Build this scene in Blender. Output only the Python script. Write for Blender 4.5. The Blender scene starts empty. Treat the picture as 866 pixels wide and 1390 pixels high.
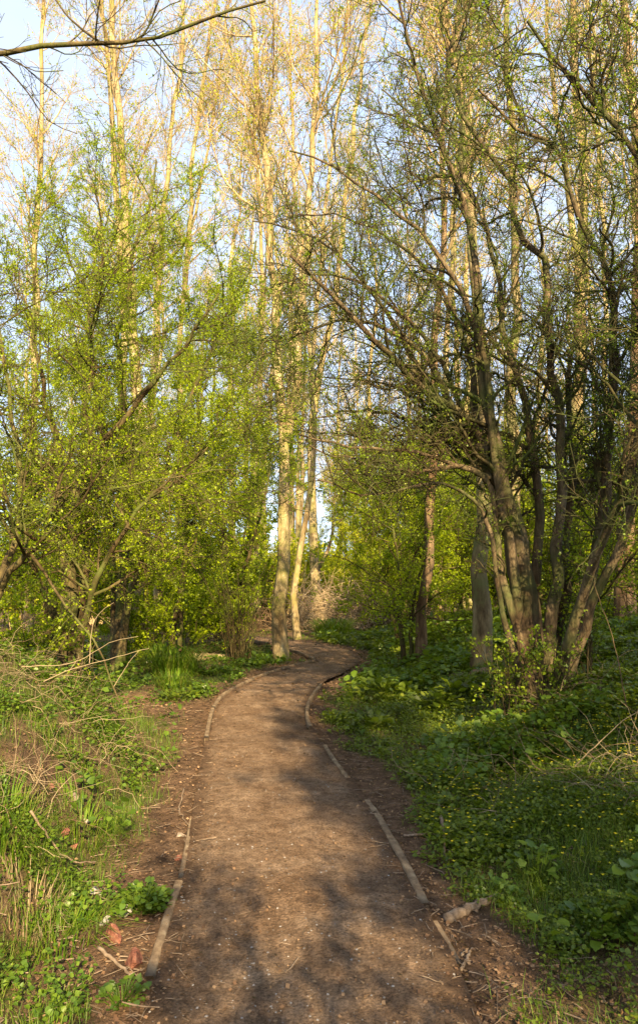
import bpy, math, random
import numpy as np
from math import radians, sin, cos, tan, pi
C = bpy.context.scene.collection
rng = np.random.default_rng(7)
random.seed(7)

# ------------------------------------------------------------------ camera geometry
CAMZ, F, PITCH = 1.6, 950.0, radians(6.3)
def at(px, py, Y):
    """the place at distance Y (metres ahead) that the photo shows at px, py"""
    x, y = (px-433.0)/F, (695.0-py)/F
    dy = cos(PITCH) - y*sin(PITCH); dz = sin(PITCH) + y*cos(PITCH)
    return np.array([x*Y/dy, Y, CAMZ + dz*Y/dy])
def floor_pt(px, py, z=0.0):
    x, y = (px-433.0)/F, (695.0-py)/F
    dy = cos(PITCH) - y*sin(PITCH); dz = sin(PITCH) + y*cos(PITCH)
    s = (z-CAMZ)/dz
    return np.array([x*s, dy*s])

# ------------------------------------------------------------------ small helpers
def smooth(a, b, v):
    t = np.clip((v-a)/(b-a), 0, 1); return t*t*(3-2*t)
_tab = np.random.default_rng(3).random((256, 256))
def vnoise(x, y, s):
    x = np.asarray(x)*s+71.3; y = np.asarray(y)*s+33.7
    xi = np.floor(x).astype(int); yi = np.floor(y).astype(int); fx = x-xi; fy = y-yi
    fx = fx*fx*(3-2*fx); fy = fy*fy*(3-2*fy)
    a = _tab[xi & 255, yi & 255]; b = _tab[(xi+1) & 255, yi & 255]
    c = _tab[xi & 255, (yi+1) & 255]; d = _tab[(xi+1) & 255, (yi+1) & 255]
    return (a*(1-fx)+b*fx)*(1-fy)+(c*(1-fx)+d*fx)*fy
def fbm(x, y, s, o=3):
    v = 0; w = 0
    for k in range(o): v = v+vnoise(x+k*17.1, y-k*9.3, s*2**k)*0.5**k; w += 0.5**k
    return v/w
def catmull(pts, n):
    pts = np.array(pts, float); m = len(pts)
    e = np.vstack([2*pts[0]-pts[1], pts, 2*pts[-1]-pts[-2]])
    seg = np.linalg.norm(np.diff(pts[:, :3], axis=0), axis=1); cum = np.r_[0, np.cumsum(seg)]
    out = []
    for u in np.linspace(0, cum[-1], n):
        i = min(max(np.searchsorted(cum, u, side='right')-1, 0), m-2)
        t = (u-cum[i])/max(seg[i], 1e-9)
        p0, p1, p2, p3 = e[i], e[i+1], e[i+2], e[i+3]
        out.append(0.5*((2*p1)+(-p0+p2)*t+(2*p0-5*p1+4*p2-p3)*t*t+(-p0+3*p1-3*p2+p3)*t**3))
    return np.array(out)

def new_mesh(name, V, Q, mats, parent=None, smooth_sh=True, midx=None):
    """link one mesh object from vertex and quad arrays"""
    V = np.ascontiguousarray(V, np.float32).reshape(-1, 3); Q = np.ascontiguousarray(Q, np.int32)
    me = bpy.data.meshes.new(name); k = Q.shape[1]
    me.vertices.add(len(V)); me.vertices.foreach_set('co', V.ravel())
    me.loops.add(Q.size); me.loops.foreach_set('vertex_index', Q.ravel())
    me.polygons.add(len(Q)); me.polygons.foreach_set('loop_start', np.arange(0, Q.size, k, dtype=np.int32))
    me.polygons.foreach_set('loop_total', np.full(len(Q), k, np.int32))
    for m in (mats if isinstance(mats, (list, tuple)) else [mats]): me.materials.append(m)
    if midx is not None: me.polygons.foreach_set('material_index', np.asarray(midx, np.int32))
    if smooth_sh: me.polygons.foreach_set('use_smooth', np.ones(len(Q), bool))
    me.update(calc_edges=True)
    o = bpy.data.objects.new(name, me); C.objects.link(o)
    if parent is not None:
        o.parent = parent
    return o
def tag(o, label=None, cat=None, group=None, kind=None):
    if label: o['label'] = label
    if cat: o['category'] = cat
    if group: o['group'] = group
    if kind: o['kind'] = kind
    return o
def thing(name, label, cat, loc=(0, 0, 0), rz=0, group=None, sc=1.0):
    o = bpy.data.objects.new(name, None); C.objects.link(o); o.empty_display_size = 0.2
    o.location = loc; o.rotation_euler = (0, 0, rz); o.scale = (sc, sc, sc) if not hasattr(sc, '__len__') else sc
    return tag(o, label, cat, group)
def copy_tree(o, loc, rz, sc, label, group):
    r = o.copy(); C.objects.link(r); r.location = loc; r.rotation_euler = (0, 0, rz); r.scale = sc
    r['label'] = label; r['group'] = group
    for ch in list(o.children):
        c = ch.copy(); C.objects.link(c); c.parent = r
        for g in ch.children:
            d = g.copy(); C.objects.link(d); d.parent = c
    return r

# ------------------------------------------------------------------ materials
def nt(name):
    m = bpy.data.materials.new(name); m.use_nodes = True
    t = m.node_tree; t.nodes.clear(); out = t.nodes.new('ShaderNodeOutputMaterial')
    return m, t, out
def ramp(t, fac, stops):
    r = t.nodes.new('ShaderNodeValToRGB'); e = r.color_ramp.elements
    while len(e) < len(stops): e.new(0.5)
    for el, (p, c) in zip(e, stops): el.position = p; el.color = (*c, 1)
    t.links.new(fac, r.inputs[0]); return r.outputs[0]
def noise(t, scale, detail=5, rough=.6, coord='Object', mp=(1, 1, 1)):
    tc = t.nodes.new('ShaderNodeTexCoord'); mpn = t.nodes.new('ShaderNodeMapping')
    mpn.inputs['Scale'].default_value = mp
    n = t.nodes.new('ShaderNodeTexNoise'); n.inputs['Scale'].default_value = scale
    n.inputs['Detail'].default_value = detail; n.inputs['Roughness'].default_value = rough
    t.links.new(tc.outputs[coord], mpn.inputs[0]); t.links.new(mpn.outputs[0], n.inputs['Vector'])
    return n.outputs['Fac']
def mixc(t, f, a, b):
    m = t.nodes.new('ShaderNodeMix'); m.data_type = 'RGBA'
    for sock, v in ((m.inputs[0], f), (m.inputs[6], a), (m.inputs[7], b)):
        if hasattr(v, 'links'): t.links.new(v, sock)
        elif isinstance(v, tuple): sock.default_value = (*v, 1)
        else: sock.default_value = v
    return m.outputs[2]
def bump(t, h, s, dist):
    b = t.nodes.new('ShaderNodeBump'); b.inputs['Strength'].default_value = s; b.inputs['Distance'].default_value = dist
    t.links.new(h, b.inputs['Height']); return b.outputs[0]
def bsdf(t, out, col, rough, nrm=None, spec=.3):
    p = t.nodes.new('ShaderNodeBsdfPrincipled'); p.inputs['Roughness'].default_value = rough
    p.inputs['Specular IOR Level'].default_value = spec
    if hasattr(col, 'links'): t.links.new(col, p.inputs['Base Color'])
    else: p.inputs['Base Color'].default_value = (*col, 1)
    if nrm: t.links.new(nrm, p.inputs['Normal'])
    t.links.new(p.outputs[0], out.inputs[0]); return p
def leaf_mat(name, cols, trans=.5, rough=.45):
    m, t, out = nt(name)
    g = t.nodes.new('ShaderNodeNewGeometry')
    col = ramp(t, g.outputs['Random Per Island'], [(i/(len(cols)-1), c) for i, c in enumerate(cols)])
    p = t.nodes.new('ShaderNodeBsdfPrincipled'); p.inputs['Roughness'].default_value = rough
    p.inputs['Specular IOR Level'].default_value = .35
    t.links.new(col, p.inputs['Base Color'])
    tr = t.nodes.new('ShaderNodeBsdfTranslucent')
    tc = mixc(t, .5, col, (0.34, 0.44, 0.01)); t.links.new(tc, tr.inputs[0])
    mx = t.nodes.new('ShaderNodeMixShader'); mx.inputs[0].default_value = trans
    t.links.new(p.outputs[0], mx.inputs[1]); t.links.new(tr.outputs[0], mx.inputs[2])
    t.links.new(mx.outputs[0], out.inputs[0]); return m
def bark_mat(name, dark, mid, light, moss=None, sc=6, b=.5):
    m, t, out = nt(name)
    f = noise(t, sc*3, 7, .7, mp=(1, 1, .22)); col = ramp(t, f, [(.30, dark), (.5, mid), (.68, light)])
    fb = noise(t, 2.3, 3, .5, mp=(1, 1, .5)); kb = ramp(t, fb, [(.36, (.5, .42, .34)), (.62, (1.15, 1.13, 1.05))])
    mb = t.nodes.new('ShaderNodeMix'); mb.data_type = 'RGBA'; mb.blend_type = 'MULTIPLY'; mb.inputs[0].default_value = 1
    t.links.new(col, mb.inputs[6]); t.links.new(kb, mb.inputs[7]); col = mb.outputs[2]
    if moss:
        f2 = noise(t, 1.7, 4, .6); k = ramp(t, f2, [(.47, (0, 0, 0)), (.62, (1, 1, 1))])
        col = mixc(t, k, col, moss)
    bsdf(t, out, col, .85, bump(t, f, b, .03), .15); return m
def stain_mat(name, stops, sc, rough=.85, bs=.5, bd=.01, mp=(1, 1, 1), spec=.2):
    m, t, out = nt(name); f = noise(t, sc, 6, .65, mp=mp)
    bsdf(t, out, ramp(t, f, stops), rough, bump(t, f, bs, bd), spec); return m

M = {}
M['bark_gold'] = bark_mat('pale_bark', (.13, .10, .055), (.31, .25, .145), (.45, .39, .26), moss=(.20, .18, .06), sc=5, b=.9)
M['bark_twig'] = bark_mat('pale_twig', (.26, .19, .11), (.40, .31, .17), (.50, .41, .26), sc=8, b=.1)
M['bark_thorn'] = bark_mat('thorn_bark', (.035, .026, .017), (.105, .078, .048), (.21, .165, .10), moss=(.075, .08, .028), sc=9, b=.9)
M['twig_thorn'] = bark_mat('thorn_twig', (.03, .024, .013), (.055, .046, .022), (.085, .074, .034), moss=(.06, .075, .018), sc=9, b=.1)
M['bark_left'] = bark_mat('hedge_bark', (.035, .027, .013), (.075, .058, .027), (.14, .11, .05), moss=(.075, .09, .02), sc=8, b=.6)
M['bark_dark'] = bark_mat('brown_bark', (.06, .04, .024), (.16, .11, .065), (.27, .20, .125), sc=6, b=.9)
M['bark_moss'] = bark_mat('mossy_bark', (.08, .06, .035), (.20, .16, .09), (.32, .27, .16), moss=(.13, .14, .05), sc=6, b=.7)
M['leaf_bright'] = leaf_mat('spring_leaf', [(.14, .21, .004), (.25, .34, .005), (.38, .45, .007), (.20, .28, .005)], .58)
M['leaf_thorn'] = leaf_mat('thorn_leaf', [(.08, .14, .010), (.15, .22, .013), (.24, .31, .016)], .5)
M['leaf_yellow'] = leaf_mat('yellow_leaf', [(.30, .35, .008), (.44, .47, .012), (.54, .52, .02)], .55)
M['leaf_dark'] = leaf_mat('ivy_leaf', [(.02, .045, .01), (.035, .07, .015), (.06, .10, .02)], .2, .35)
M['leaf_ground'] = leaf_mat('ground_leaf', [(.04, .065, .007), (.07, .11, .010), (.11, .155, .012), (.17, .20, .015)], .4, .4)
M['leaf_fresh'] = leaf_mat('fresh_leaf', [(.045, .09, .010), (.08, .14, .013), (.13, .19, .016)], .35, .4)
M['grass'] = leaf_mat('grass_blade', [(.04, .085, .006), (.08, .16, .008), (.13, .21, .010), (.18, .18, .04)], .4, .5)
M['flower'] = leaf_mat('yellow_petal', [(.75, .58, .01), (.85, .68, .02)], .3, .4)
M['straw'] = leaf_mat('dry_straw', [(.11, .07, .035), (.20, .145, .08), (.31, .24, .14), (.15, .095, .05)], .1, .7)
M['straw_pale'] = leaf_mat('pale_brushwood', [(.22, .15, .08), (.38, .28, .17), (.48, .38, .24)], .05, .7)
M['litter'] = leaf_mat('dead_leaf', [(.05, .027, .015), (.10, .052, .027), (.17, .095, .048), (.26, .165, .09)], .15, .75)
M['wood'] = stain_mat('weathered_board', [(.3, (.06, .04, .024)), (.5, (.15, .105, .065)), (.7, (.25, .19, .12))], 14, mp=(1, 1, 1), bd=.006)
M['dead'] = stain_mat('dead_wood', [(.3, (.07, .048, .03)), (.5, (.16, .115, .078)), (.7, (.25, .19, .135))], 25, bd=.006)
M['brick'] = stain_mat('broken_brick', [(.28, (.05, .032, .02)), (.42, (.14, .05, .032)), (.58, (.22, .095, .06)), (.74, (.32, .20, .14))], 30, bs=1., bd=.02)
M['stone'] = stain_mat('grey_stone', [(.3, (.10, .09, .085)), (.5, (.21, .19, .17)), (.7, (.34, .31, .27))], 16, bd=.01)
M['palestone'] = stain_mat('pale_stone', [(.3, (.15, .11, .08)), (.5, (.25, .195, .145)), (.7, (.34, .28, .22))], 16, bd=.008)

# ground: soil, dead-leaf brown and a green moss/turf film that follows noise
def ground_material():
    m, t, out = nt('woodland_soil')
    f = noise(t, 9, 8, .7); f2 = noise(t, .9, 5, .6); f3 = noise(t, 60, 4, .7)
    soil = ramp(t, f, [(.32, (.05, .03, .018)), (.5, (.115, .07, .042)), (.66, (.20, .125, .075))])
    grn = ramp(t, f3, [(.35, (.03, .045, .010)), (.6, (.065, .09, .018))])
    k = ramp(t, f2, [(.44, (0, 0, 0)), (.58, (1, 1, 1))])
    mk = t.nodes.new('ShaderNodeAttribute'); mk.attribute_name = 'turf'
    mul = t.nodes.new('ShaderNodeMath'); mul.operation = 'MULTIPLY'
    mx = t.nodes.new('ShaderNodeMath'); mx.operation = 'MULTIPLY_ADD'; mx.inputs[1].default_value = .5; mx.inputs[2].default_value = .5
    t.links.new(k, mx.inputs[0]); t.links.new(mx.outputs[0], mul.inputs[0]); t.links.new(mk.outputs['Fac'], mul.inputs[1])
    col = mixc(t, mul.outputs[0], soil, grn)
    ad = t.nodes.new('ShaderNodeMath'); ad.operation = 'ADD'; t.links.new(f, ad.inputs[0]); t.links.new(f3, ad.inputs[1])
    bsdf(t, out, col, .95, bump(t, ad.outputs[0], .9, .035), .1); return m
def path_material():
    m, t, out = nt('trodden_path')
    f = noise(t, 2.2, 6, .65); f2 = noise(t, 70, 5, .75); f3 = noise(t, 16, 6, .7)
    base = ramp(t, f, [(.30, (.17, .104, .060)), (.5, (.27, .178, .112)), (.70, (.37, .26, .172))])
    k = ramp(t, f2, [(.36, (.30, .30, .30)), (.52, (.85, .85, .85)), (.70, (1.5, 1.45, 1.4))])
    mm = t.nodes.new('ShaderNodeMix'); mm.data_type = 'RGBA'; mm.blend_type = 'MULTIPLY'; mm.inputs[0].default_value = .8
    t.links.new(base, mm.inputs[6]); t.links.new(k, mm.inputs[7])
    k3 = ramp(t, f3, [(.40, (.5, .46, .42)), (.6, (1.08, 1.08, 1.08))])
    m2 = t.nodes.new('ShaderNodeMix'); m2.data_type = 'RGBA'; m2.blend_type = 'MULTIPLY'; m2.inputs[0].default_value = .7
    t.links.new(mm.outputs[2], m2.inputs[6]); t.links.new(k3, m2.inputs[7])
    mk = t.nodes.new('ShaderNodeAttribute'); mk.attribute_name = 'rim'
    sub = t.nodes.new('ShaderNodeMath'); sub.operation = 'ADD'; t.links.new(mk.outputs['Fac'], sub.inputs[0]); t.links.new(f3, sub.inputs[1])
    ke = ramp(t, sub.outputs[0], [(.78, (0, 0, 0)), (1.0, (1, 1, 1))])
    f4 = noise(t, 9, 8, .7); soil = ramp(t, f4, [(.32, (.05, .03, .018)), (.5, (.115, .07, .042)), (.66, (.20, .125, .075))])
    pc = mixc(t, ke, m2.outputs[2], soil)
    ad = t.nodes.new('ShaderNodeMath'); ad.operation = 'ADD'; t.links.new(f3, ad.inputs[0]); t.links.new(f2, ad.inputs[1])
    bsdf(t, out, pc, .93, bump(t, ad.outputs[0], 1., .035), .12); return m

# ------------------------------------------------------------------ path outline and terrain
Lpx = [(150, 1560), (205, 1320), (234, 1230), (256, 1140), (268, 1060), (279, 1005), (287, 968), (305, 945), (330, 930), (362, 916), (395, 906), (428, 898),
       (402, 886), (375, 879), (335, 872), (290, 867), (240, 863), (170, 860)]
Rpx = [(720, 1560), (622, 1320), (573, 1230), (535, 1150), (500, 1090), (468, 1045), (440, 1010), (421, 985), (417, 966), (424, 946), (440, 928), (470, 912), (492, 897),
       (478, 884), (440, 875), (385, 868), (310, 862), (240, 858), (170, 855)]
Lw = [floor_pt(*p) for p in Lpx]; Rw = [floor_pt(*p) for p in Rpx]
Lw = [np.array([-.66, -3.0]), np.array([-.65, 0.5])] + Lw; Rw = [np.array([.62, -3.0]), np.array([.62, 0.5])] + Rw
def c2(p, n): return catmull([(a[0], a[1], 0) for a in p], n)[:, :2]
NS = 150
def ratio_curve(pts, n): return c2(pts, n)
# both edges sampled so that the corner (tip) of the left edge and the outer bend of the right edge fall together
tipL, tipR = 13, 14
Lc = np.vstack([c2(Lw[:tipL+1], 441), c2(Lw[tipL:], 81)[1:]])
Rc = np.vstack([c2(Rw[:tipR+1], 441), c2(Rw[tipR:], 81)[1:]])
poly = np.vstack([Lc[::4], Rc[::-4]])
def pathz(x, y): return .016+(fbm(x, y, 1.8)-.5)*.05+(fbm(x, y, 7.)-.5)*.022+(fbm(x+3, y, 22., 2)-.5)*.010
def path_dist(x, y):
    """signed distance to the path outline, negative inside"""
    x = np.asarray(x, float).ravel(); y = np.asarray(y, float).ravel(); out = np.full(x.shape, 99.)
    near = np.where((np.abs(x) < 16) & (y > -6) & (y < 42))[0]
    a = poly; b = np.roll(poly, -1, axis=0)
    for s in range(0, len(near), 40000):
        ii = near[s:s+40000]; px = x[ii][:, None]; py = y[ii][:, None]
        e = b-a; wx = px-a[:, 0]; wy = py-a[:, 1]
        tt = np.clip((wx*e[:, 0]+wy*e[:, 1])/(e[:, 0]**2+e[:, 1]**2+1e-12), 0, 1)
        d = np.sqrt(((wx-tt*e[:, 0])**2+(wy-tt*e[:, 1])**2).min(1))
        cond = (a[:, 1] > py) != (b[:, 1] > py)
        xi = a[:, 0]+(py-a[:, 1])*(e[:, 0])/(np.where(np.abs(e[:, 1]) < 1e-9, 1e-9, e[:, 1]))
        ins = ((cond & (px < xi)).sum(1) % 2) == 1
        out[ii] = np.where(ins, -d, d)
    return out
def terrain(x, y, pd=None):
    x = np.asarray(x, float); y = np.asarray(y, float)
    if pd is None: pd = path_dist(x, y).reshape(x.shape)
    # left bank: steep spoil bank close by that dies away at about nine metres
    lb = np.clip((-x-1.35-0.10*np.clip(y-4, 0, 9))*0.95, 0, 4); lb = 1.45*(1-np.exp(-lb/1.0))
    lb = lb*(1-smooth(6.2, 10.0, y-0.15*(x+2)))
    # right bank: a longer easy slope
    edge = 1.15+0.05*np.clip(y-3, 0, 12)
    rb = 1.5*(1-np.exp(-np.clip(x-edge, 0, 50)*0.40/1.5)); rb = rb*(1-.55*smooth(18, 34, y))
    z = lb+rb
    amp = smooth(0.05, .9, pd)
    z = z+amp*((fbm(x, y, .9)-.5)*.22+(fbm(x, y, 3.5)-.5)*.10)+smooth(.0, .15, pd)*(fbm(x, y, 14, 2)-.5)*.035
    z = z+smooth(30, 80, y)*1.2*fbm(x, y, .03, 2)
    z = np.where(pd < 0, -.05, z-.012)
    return z
def gz(x, y): return float(terrain(np.array([x]), np.array([y]))[0])

def axis(lo, hi, fine_lo, fine_hi, step, gr):
    a = list(np.arange(fine_lo, fine_hi, step)); s = step; v = a[-1]
    while v < hi: s *= gr; v += s; a.append(v)
    s = step; v = a[0]
    while v > lo: s *= gr; v -= s; a.insert(0, v)
    return np.array(a)
gx = axis(-260, 260, -4.2, 4.2, .045, 1.06); gy = axis(-120, 420, 1.8, 11, .045, 1.045)
X, Y = np.meshgrid(gx, gy, indexing='ij')
PD = path_dist(X, Y).reshape(X.shape); Z = terrain(X, Y, PD)
nx, ny = X.shape; idx = np.arange(nx*ny).reshape(nx, ny)
Q = np.stack([idx[:-1, :-1], idx[1:, :-1], idx[1:, 1:], idx[:-1, 1:]], -1).reshape(-1, 4)
ground = new_mesh('ground', np.stack([X, Y, Z], -1), Q, ground_material()); tag(ground, kind='structure')

# where things grow: bare strip beside the path, worn side track on the left, bare corner at the right foot
def turf(x, y, pd):
    t = smooth(.22, .60, pd+(fbm(x, y, 2.2)-.5)*.75)
    side = np.exp(-(((x+2.6)/1.15)**2+((y-9.9)/1.5)**2)); t = t*(1-.92*smooth(.3, .7, side))
    t = t*(1-.85*np.exp(-(((x+1.75)/.35)**2+((y-4.7)/.9)**2)))
    t = t*(1-.8*np.exp(-(((x-1.25)/.5)**2+((y-3.1)/.6)**2)))
    t = t*(1-.8*np.exp(-(((x-.95)/.4)**2+((y-7.4)/.9)**2)))
    t = t*(1-.85*np.exp(-(((x+1.12)/.22)**2+((y-3.45)/.45)**2)))
    t = t*np.where(x < 0, .25+.75*smooth(.38, .50, fbm(x-7, y+3, 1.6)), 1)
    return np.clip(t, 0, 1)
tv = turf(X, Y, PD)*np.where(Y > 22, .35, 1)
at_ = ground.data.attributes.new('turf', 'FLOAT', 'POINT'); at_.data.foreach_set('value', tv.astype(np.float32).ravel())

# path: a sheet with its own little unevenness
K = 50; u = np.linspace(0, 1, K)[None, :, None]
PP = Lc[:, None, :]*(1-u)+Rc[:, None, :]*u
pz = pathz(PP[..., 0], PP[..., 1])
PV = np.concatenate([PP, pz[..., None]], -1)
idx = np.arange(PV.shape[0]*K).reshape(-1, K)
Q = np.stack([idx[:-1, :-1], idx[:-1, 1:], idx[1:, 1:], idx[1:, :-1]], -1).reshape(-1, 4)
path = new_mesh('path', PV, Q, path_material()); tag(path, kind='structure')
rim = np.clip(1-(-path_dist(PP[..., 0], PP[..., 1]))/.22, 0, 1)*.6
ra = path.data.attributes.new('rim', 'FLOAT', 'POINT'); ra.data.foreach_set('value', rim.astype(np.float32).ravel())

# ------------------------------------------------------------------ tubes and branches
def unit(v): return v/np.maximum(np.linalg.norm(v, axis=-1, keepdims=True), 1e-9)
def tubes(P, R, k, rough=0., r_=None):
    """P (B,n,3), R (B,n) -> verts, quads"""
    B, n = R.shape; T = np.empty_like(P)
    T[:, 1:-1] = P[:, 2:]-P[:, :-2]; T[:, 0] = P[:, 1]-P[:, 0]; T[:, -1] = P[:, -1]-P[:, -2]; T = unit(T)
    mean = np.abs(P[:, -1]-P[:, 0]); ref = np.zeros((B, 3)); ref[np.arange(B), mean.argmin(1)] = 1
    U = unit(np.cross(T, ref[:, None, :])); W = np.cross(T, U)
    a = np.arange(k)*2*pi/k
    rr = R[:, :, None]*np.ones(k)
    if rough: rr = rr*(1+rough*(rng.random((B, n, k))-.5)*2)
    V = P[:, :, None, :]+rr[..., None]*(np.cos(a)[None, None, :, None]*U[:, :, None, :]+np.sin(a)[None, None, :, None]*W[:, :, None, :])
    base = (np.arange(B)*n*k)[:, None, None]+(np.arange(n-1)*k)[None, :, None]
    j = np.arange(k)[None, None, :]; j2 = (j+1) % k
    Q = np.stack([base+j, base+j2, base+k+j2, base+k+j], -1).reshape(-1, 4)
    return V.reshape(-1, 3), Q
def join(parts):
    V = []; Q = []; o = 0
    for v, q in parts:
        V.append(v); Q.append(q+o); o += len(v)
    return np.concatenate(V), np.concatenate(Q)
def grow(P, R, Mn, tr=(.2, 1.), ang=(50, 12), ln=(.5, .3), absolute=False, n=5, rr=.6, slim=.02, rmin=.002, wob=.25, trop=.1, taper=.5, wpow=1.0, flat=0., cond=None):
    B, m = R.shape
    L = np.linalg.norm(np.diff(P, axis=1), axis=2).sum(1)
    w = L**wpow; pi_ = rng.choice(B, Mn, p=w/w.sum())
    t = tr[0]+(tr[1]-tr[0])*rng.random(Mn); s = t*(m-1); i = np.minimum(s.astype(int), m-2); f = (s-i)[:, None]
    p = P[pi_, i]*(1-f)+P[pi_, i+1]*f; T = unit(P[pi_, i+1]-P[pi_, i]); r = R[pi_, i]*(1-f[:, 0])+R[pi_, i+1]*f[:, 0]
    q = rng.normal(size=(Mn, 3)); q[:, 2] *= (1-flat); q = unit(q-(q*T).sum(1, keepdims=True)*T)
    a = np.radians(ang[0]+ang[1]*rng.normal(size=Mn))[:, None]
    d = np.cos(a)*T+np.sin(a)*q
    base = 1.0 if absolute else L[pi_]
    ll = base*(ln[0]+ln[1]*(rng.random(Mn)-.5)*2)*(1-taper*t)
    if cond is not None: ll = ll*cond(p)
    r0 = np.minimum(r*rr, np.maximum(ll*slim, rmin*1.3))
    out = np.empty((Mn, n, 3)); out[:, 0] = p; st = (ll/(n-1))[:, None]
    for k in range(1, n):
        d = unit(d+wob*rng.normal(size=(Mn, 3))*.6+np.array([0, 0, trop])); out[:, k] = out[:, k-1]+d*st
    RR = r0[:, None]+(rmin-r0)[:, None]*np.linspace(0, 1, n)[None, :]**.8
    return out, np.maximum(RR, rmin*.6)
LEAF = (np.array([[0, 0, 0], [.42, .45, .10], [0, 1, 0], [-.42, .45, .10]]), np.array([[0, 1, 2, 3]]))
HEART = (np.array([[0, 0, 0], [.42, .12, .10], [.38, .62, .10], [0, 1, 0], [-.38, .62, .10], [-.42, .12, .10]]), np.array([[0, 1, 2, 3], [0, 3, 4, 5]]))
def frames(d, roll=None):
    """rotation matrices whose y axis is d"""
    d = unit(d); up = rng.normal(size=d.shape) if roll is None else roll
    x = unit(np.cross(d, up)); z = np.cross(x, d)
    return np.stack([x, d, z], -1)
def stamp(tmpl, pos, Rm, sc):
    tv, tq = tmpl; V = np.einsum('mij,vj->mvi', Rm, tv)*sc[:, None, None]+pos[:, None, :]
    Q = (tq[None]+(np.arange(len(pos))*len(tv))[:, None, None]).reshape(-1, tq.shape[1])
    return V.reshape(-1, 3), Q
def leaves_on(P, per, size, spread=.03, tr=(.15, 1.), cl=3, tmpl=LEAF, up=.35):
    """clusters of cl leaves at nodes along branches"""
    B, n = P.shape[:2]; Mn = int(B*per)
    pi_ = rng.integers(0, B, Mn); t = tr[0]+(tr[1]-tr[0])*rng.random(Mn); s = t*(n-1); i = np.minimum(s.astype(int), n-2); f = (s-i)[:, None]
    p = P[pi_, i]*(1-f)+P[pi_, i+1]*f
    p = np.repeat(p, cl, 0)+rng.normal(size=(Mn*cl, 3))*spread
    d = rng.normal(size=(Mn*cl, 3)); d[:, 2] += up
    roll = rng.normal(size=(Mn*cl, 3))*.9+np.array([0, 0, 1.0])
    return stamp(tmpl, p, frames(d, roll), size*(.55+.9*rng.random(Mn*cl)))
def stem_from(pts, r0, r1, n=18, wob=.012, flare=.5, pw=.8):
    P = catmull(pts, n); k = np.linspace(0, 1, n)
    L = np.linalg.norm(P[-1]-P[0])
    P[1:] += rng.normal(size=(n-1, 3))*wob*L*.25
    R = r0+(r1-r0)*k**pw; R = R*(1+flare*np.exp(-k*L/.35))
    return P, R
def to_local(V, o): return V-np.array(o)[None, :]

def build_tree(name, label, cat, stems, levels, leaf, bark, twig, leafmat, group=None, stem_name='trunk', sides=10, rough=.08):
    """stems: list of (P,R). levels: dicts for grow (first grows from the stems). leaf: dict for leaves_on or None"""
    o = stems[0][0][0].copy(); o[2] = gz(o[0], o[1])
    root = thing(name, label, cat, tuple(o), 0, group)
    for (P, R) in stems:
        v, q = tubes(P[None], R[None], sides, rough); new_mesh(stem_name, to_local(v, o), q, bark, root)
    n0 = max(len(P) for P, R in stems)
    Pp = np.stack([P for P, R in stems]); Rp = np.stack([R for P, R in stems]); allp = []
    for li, lv in enumerate(levels):
        lv = dict(lv); k = lv.pop('k', 3); Pp, Rp = grow(Pp, Rp, **lv); allp.append(tubes(Pp, Rp, k))
    v, q = join(allp); crown = new_mesh('crown', to_local(v, o), q, twig, root)
    if leaf:
        v, q = leaves_on(Pp, **leaf); new_mesh('foliage', to_local(v, o), q, leafmat, crown, smooth_sh=False)
    return root
def P3(lst): return [at(a, b, c) for a, b, c in lst]

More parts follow.
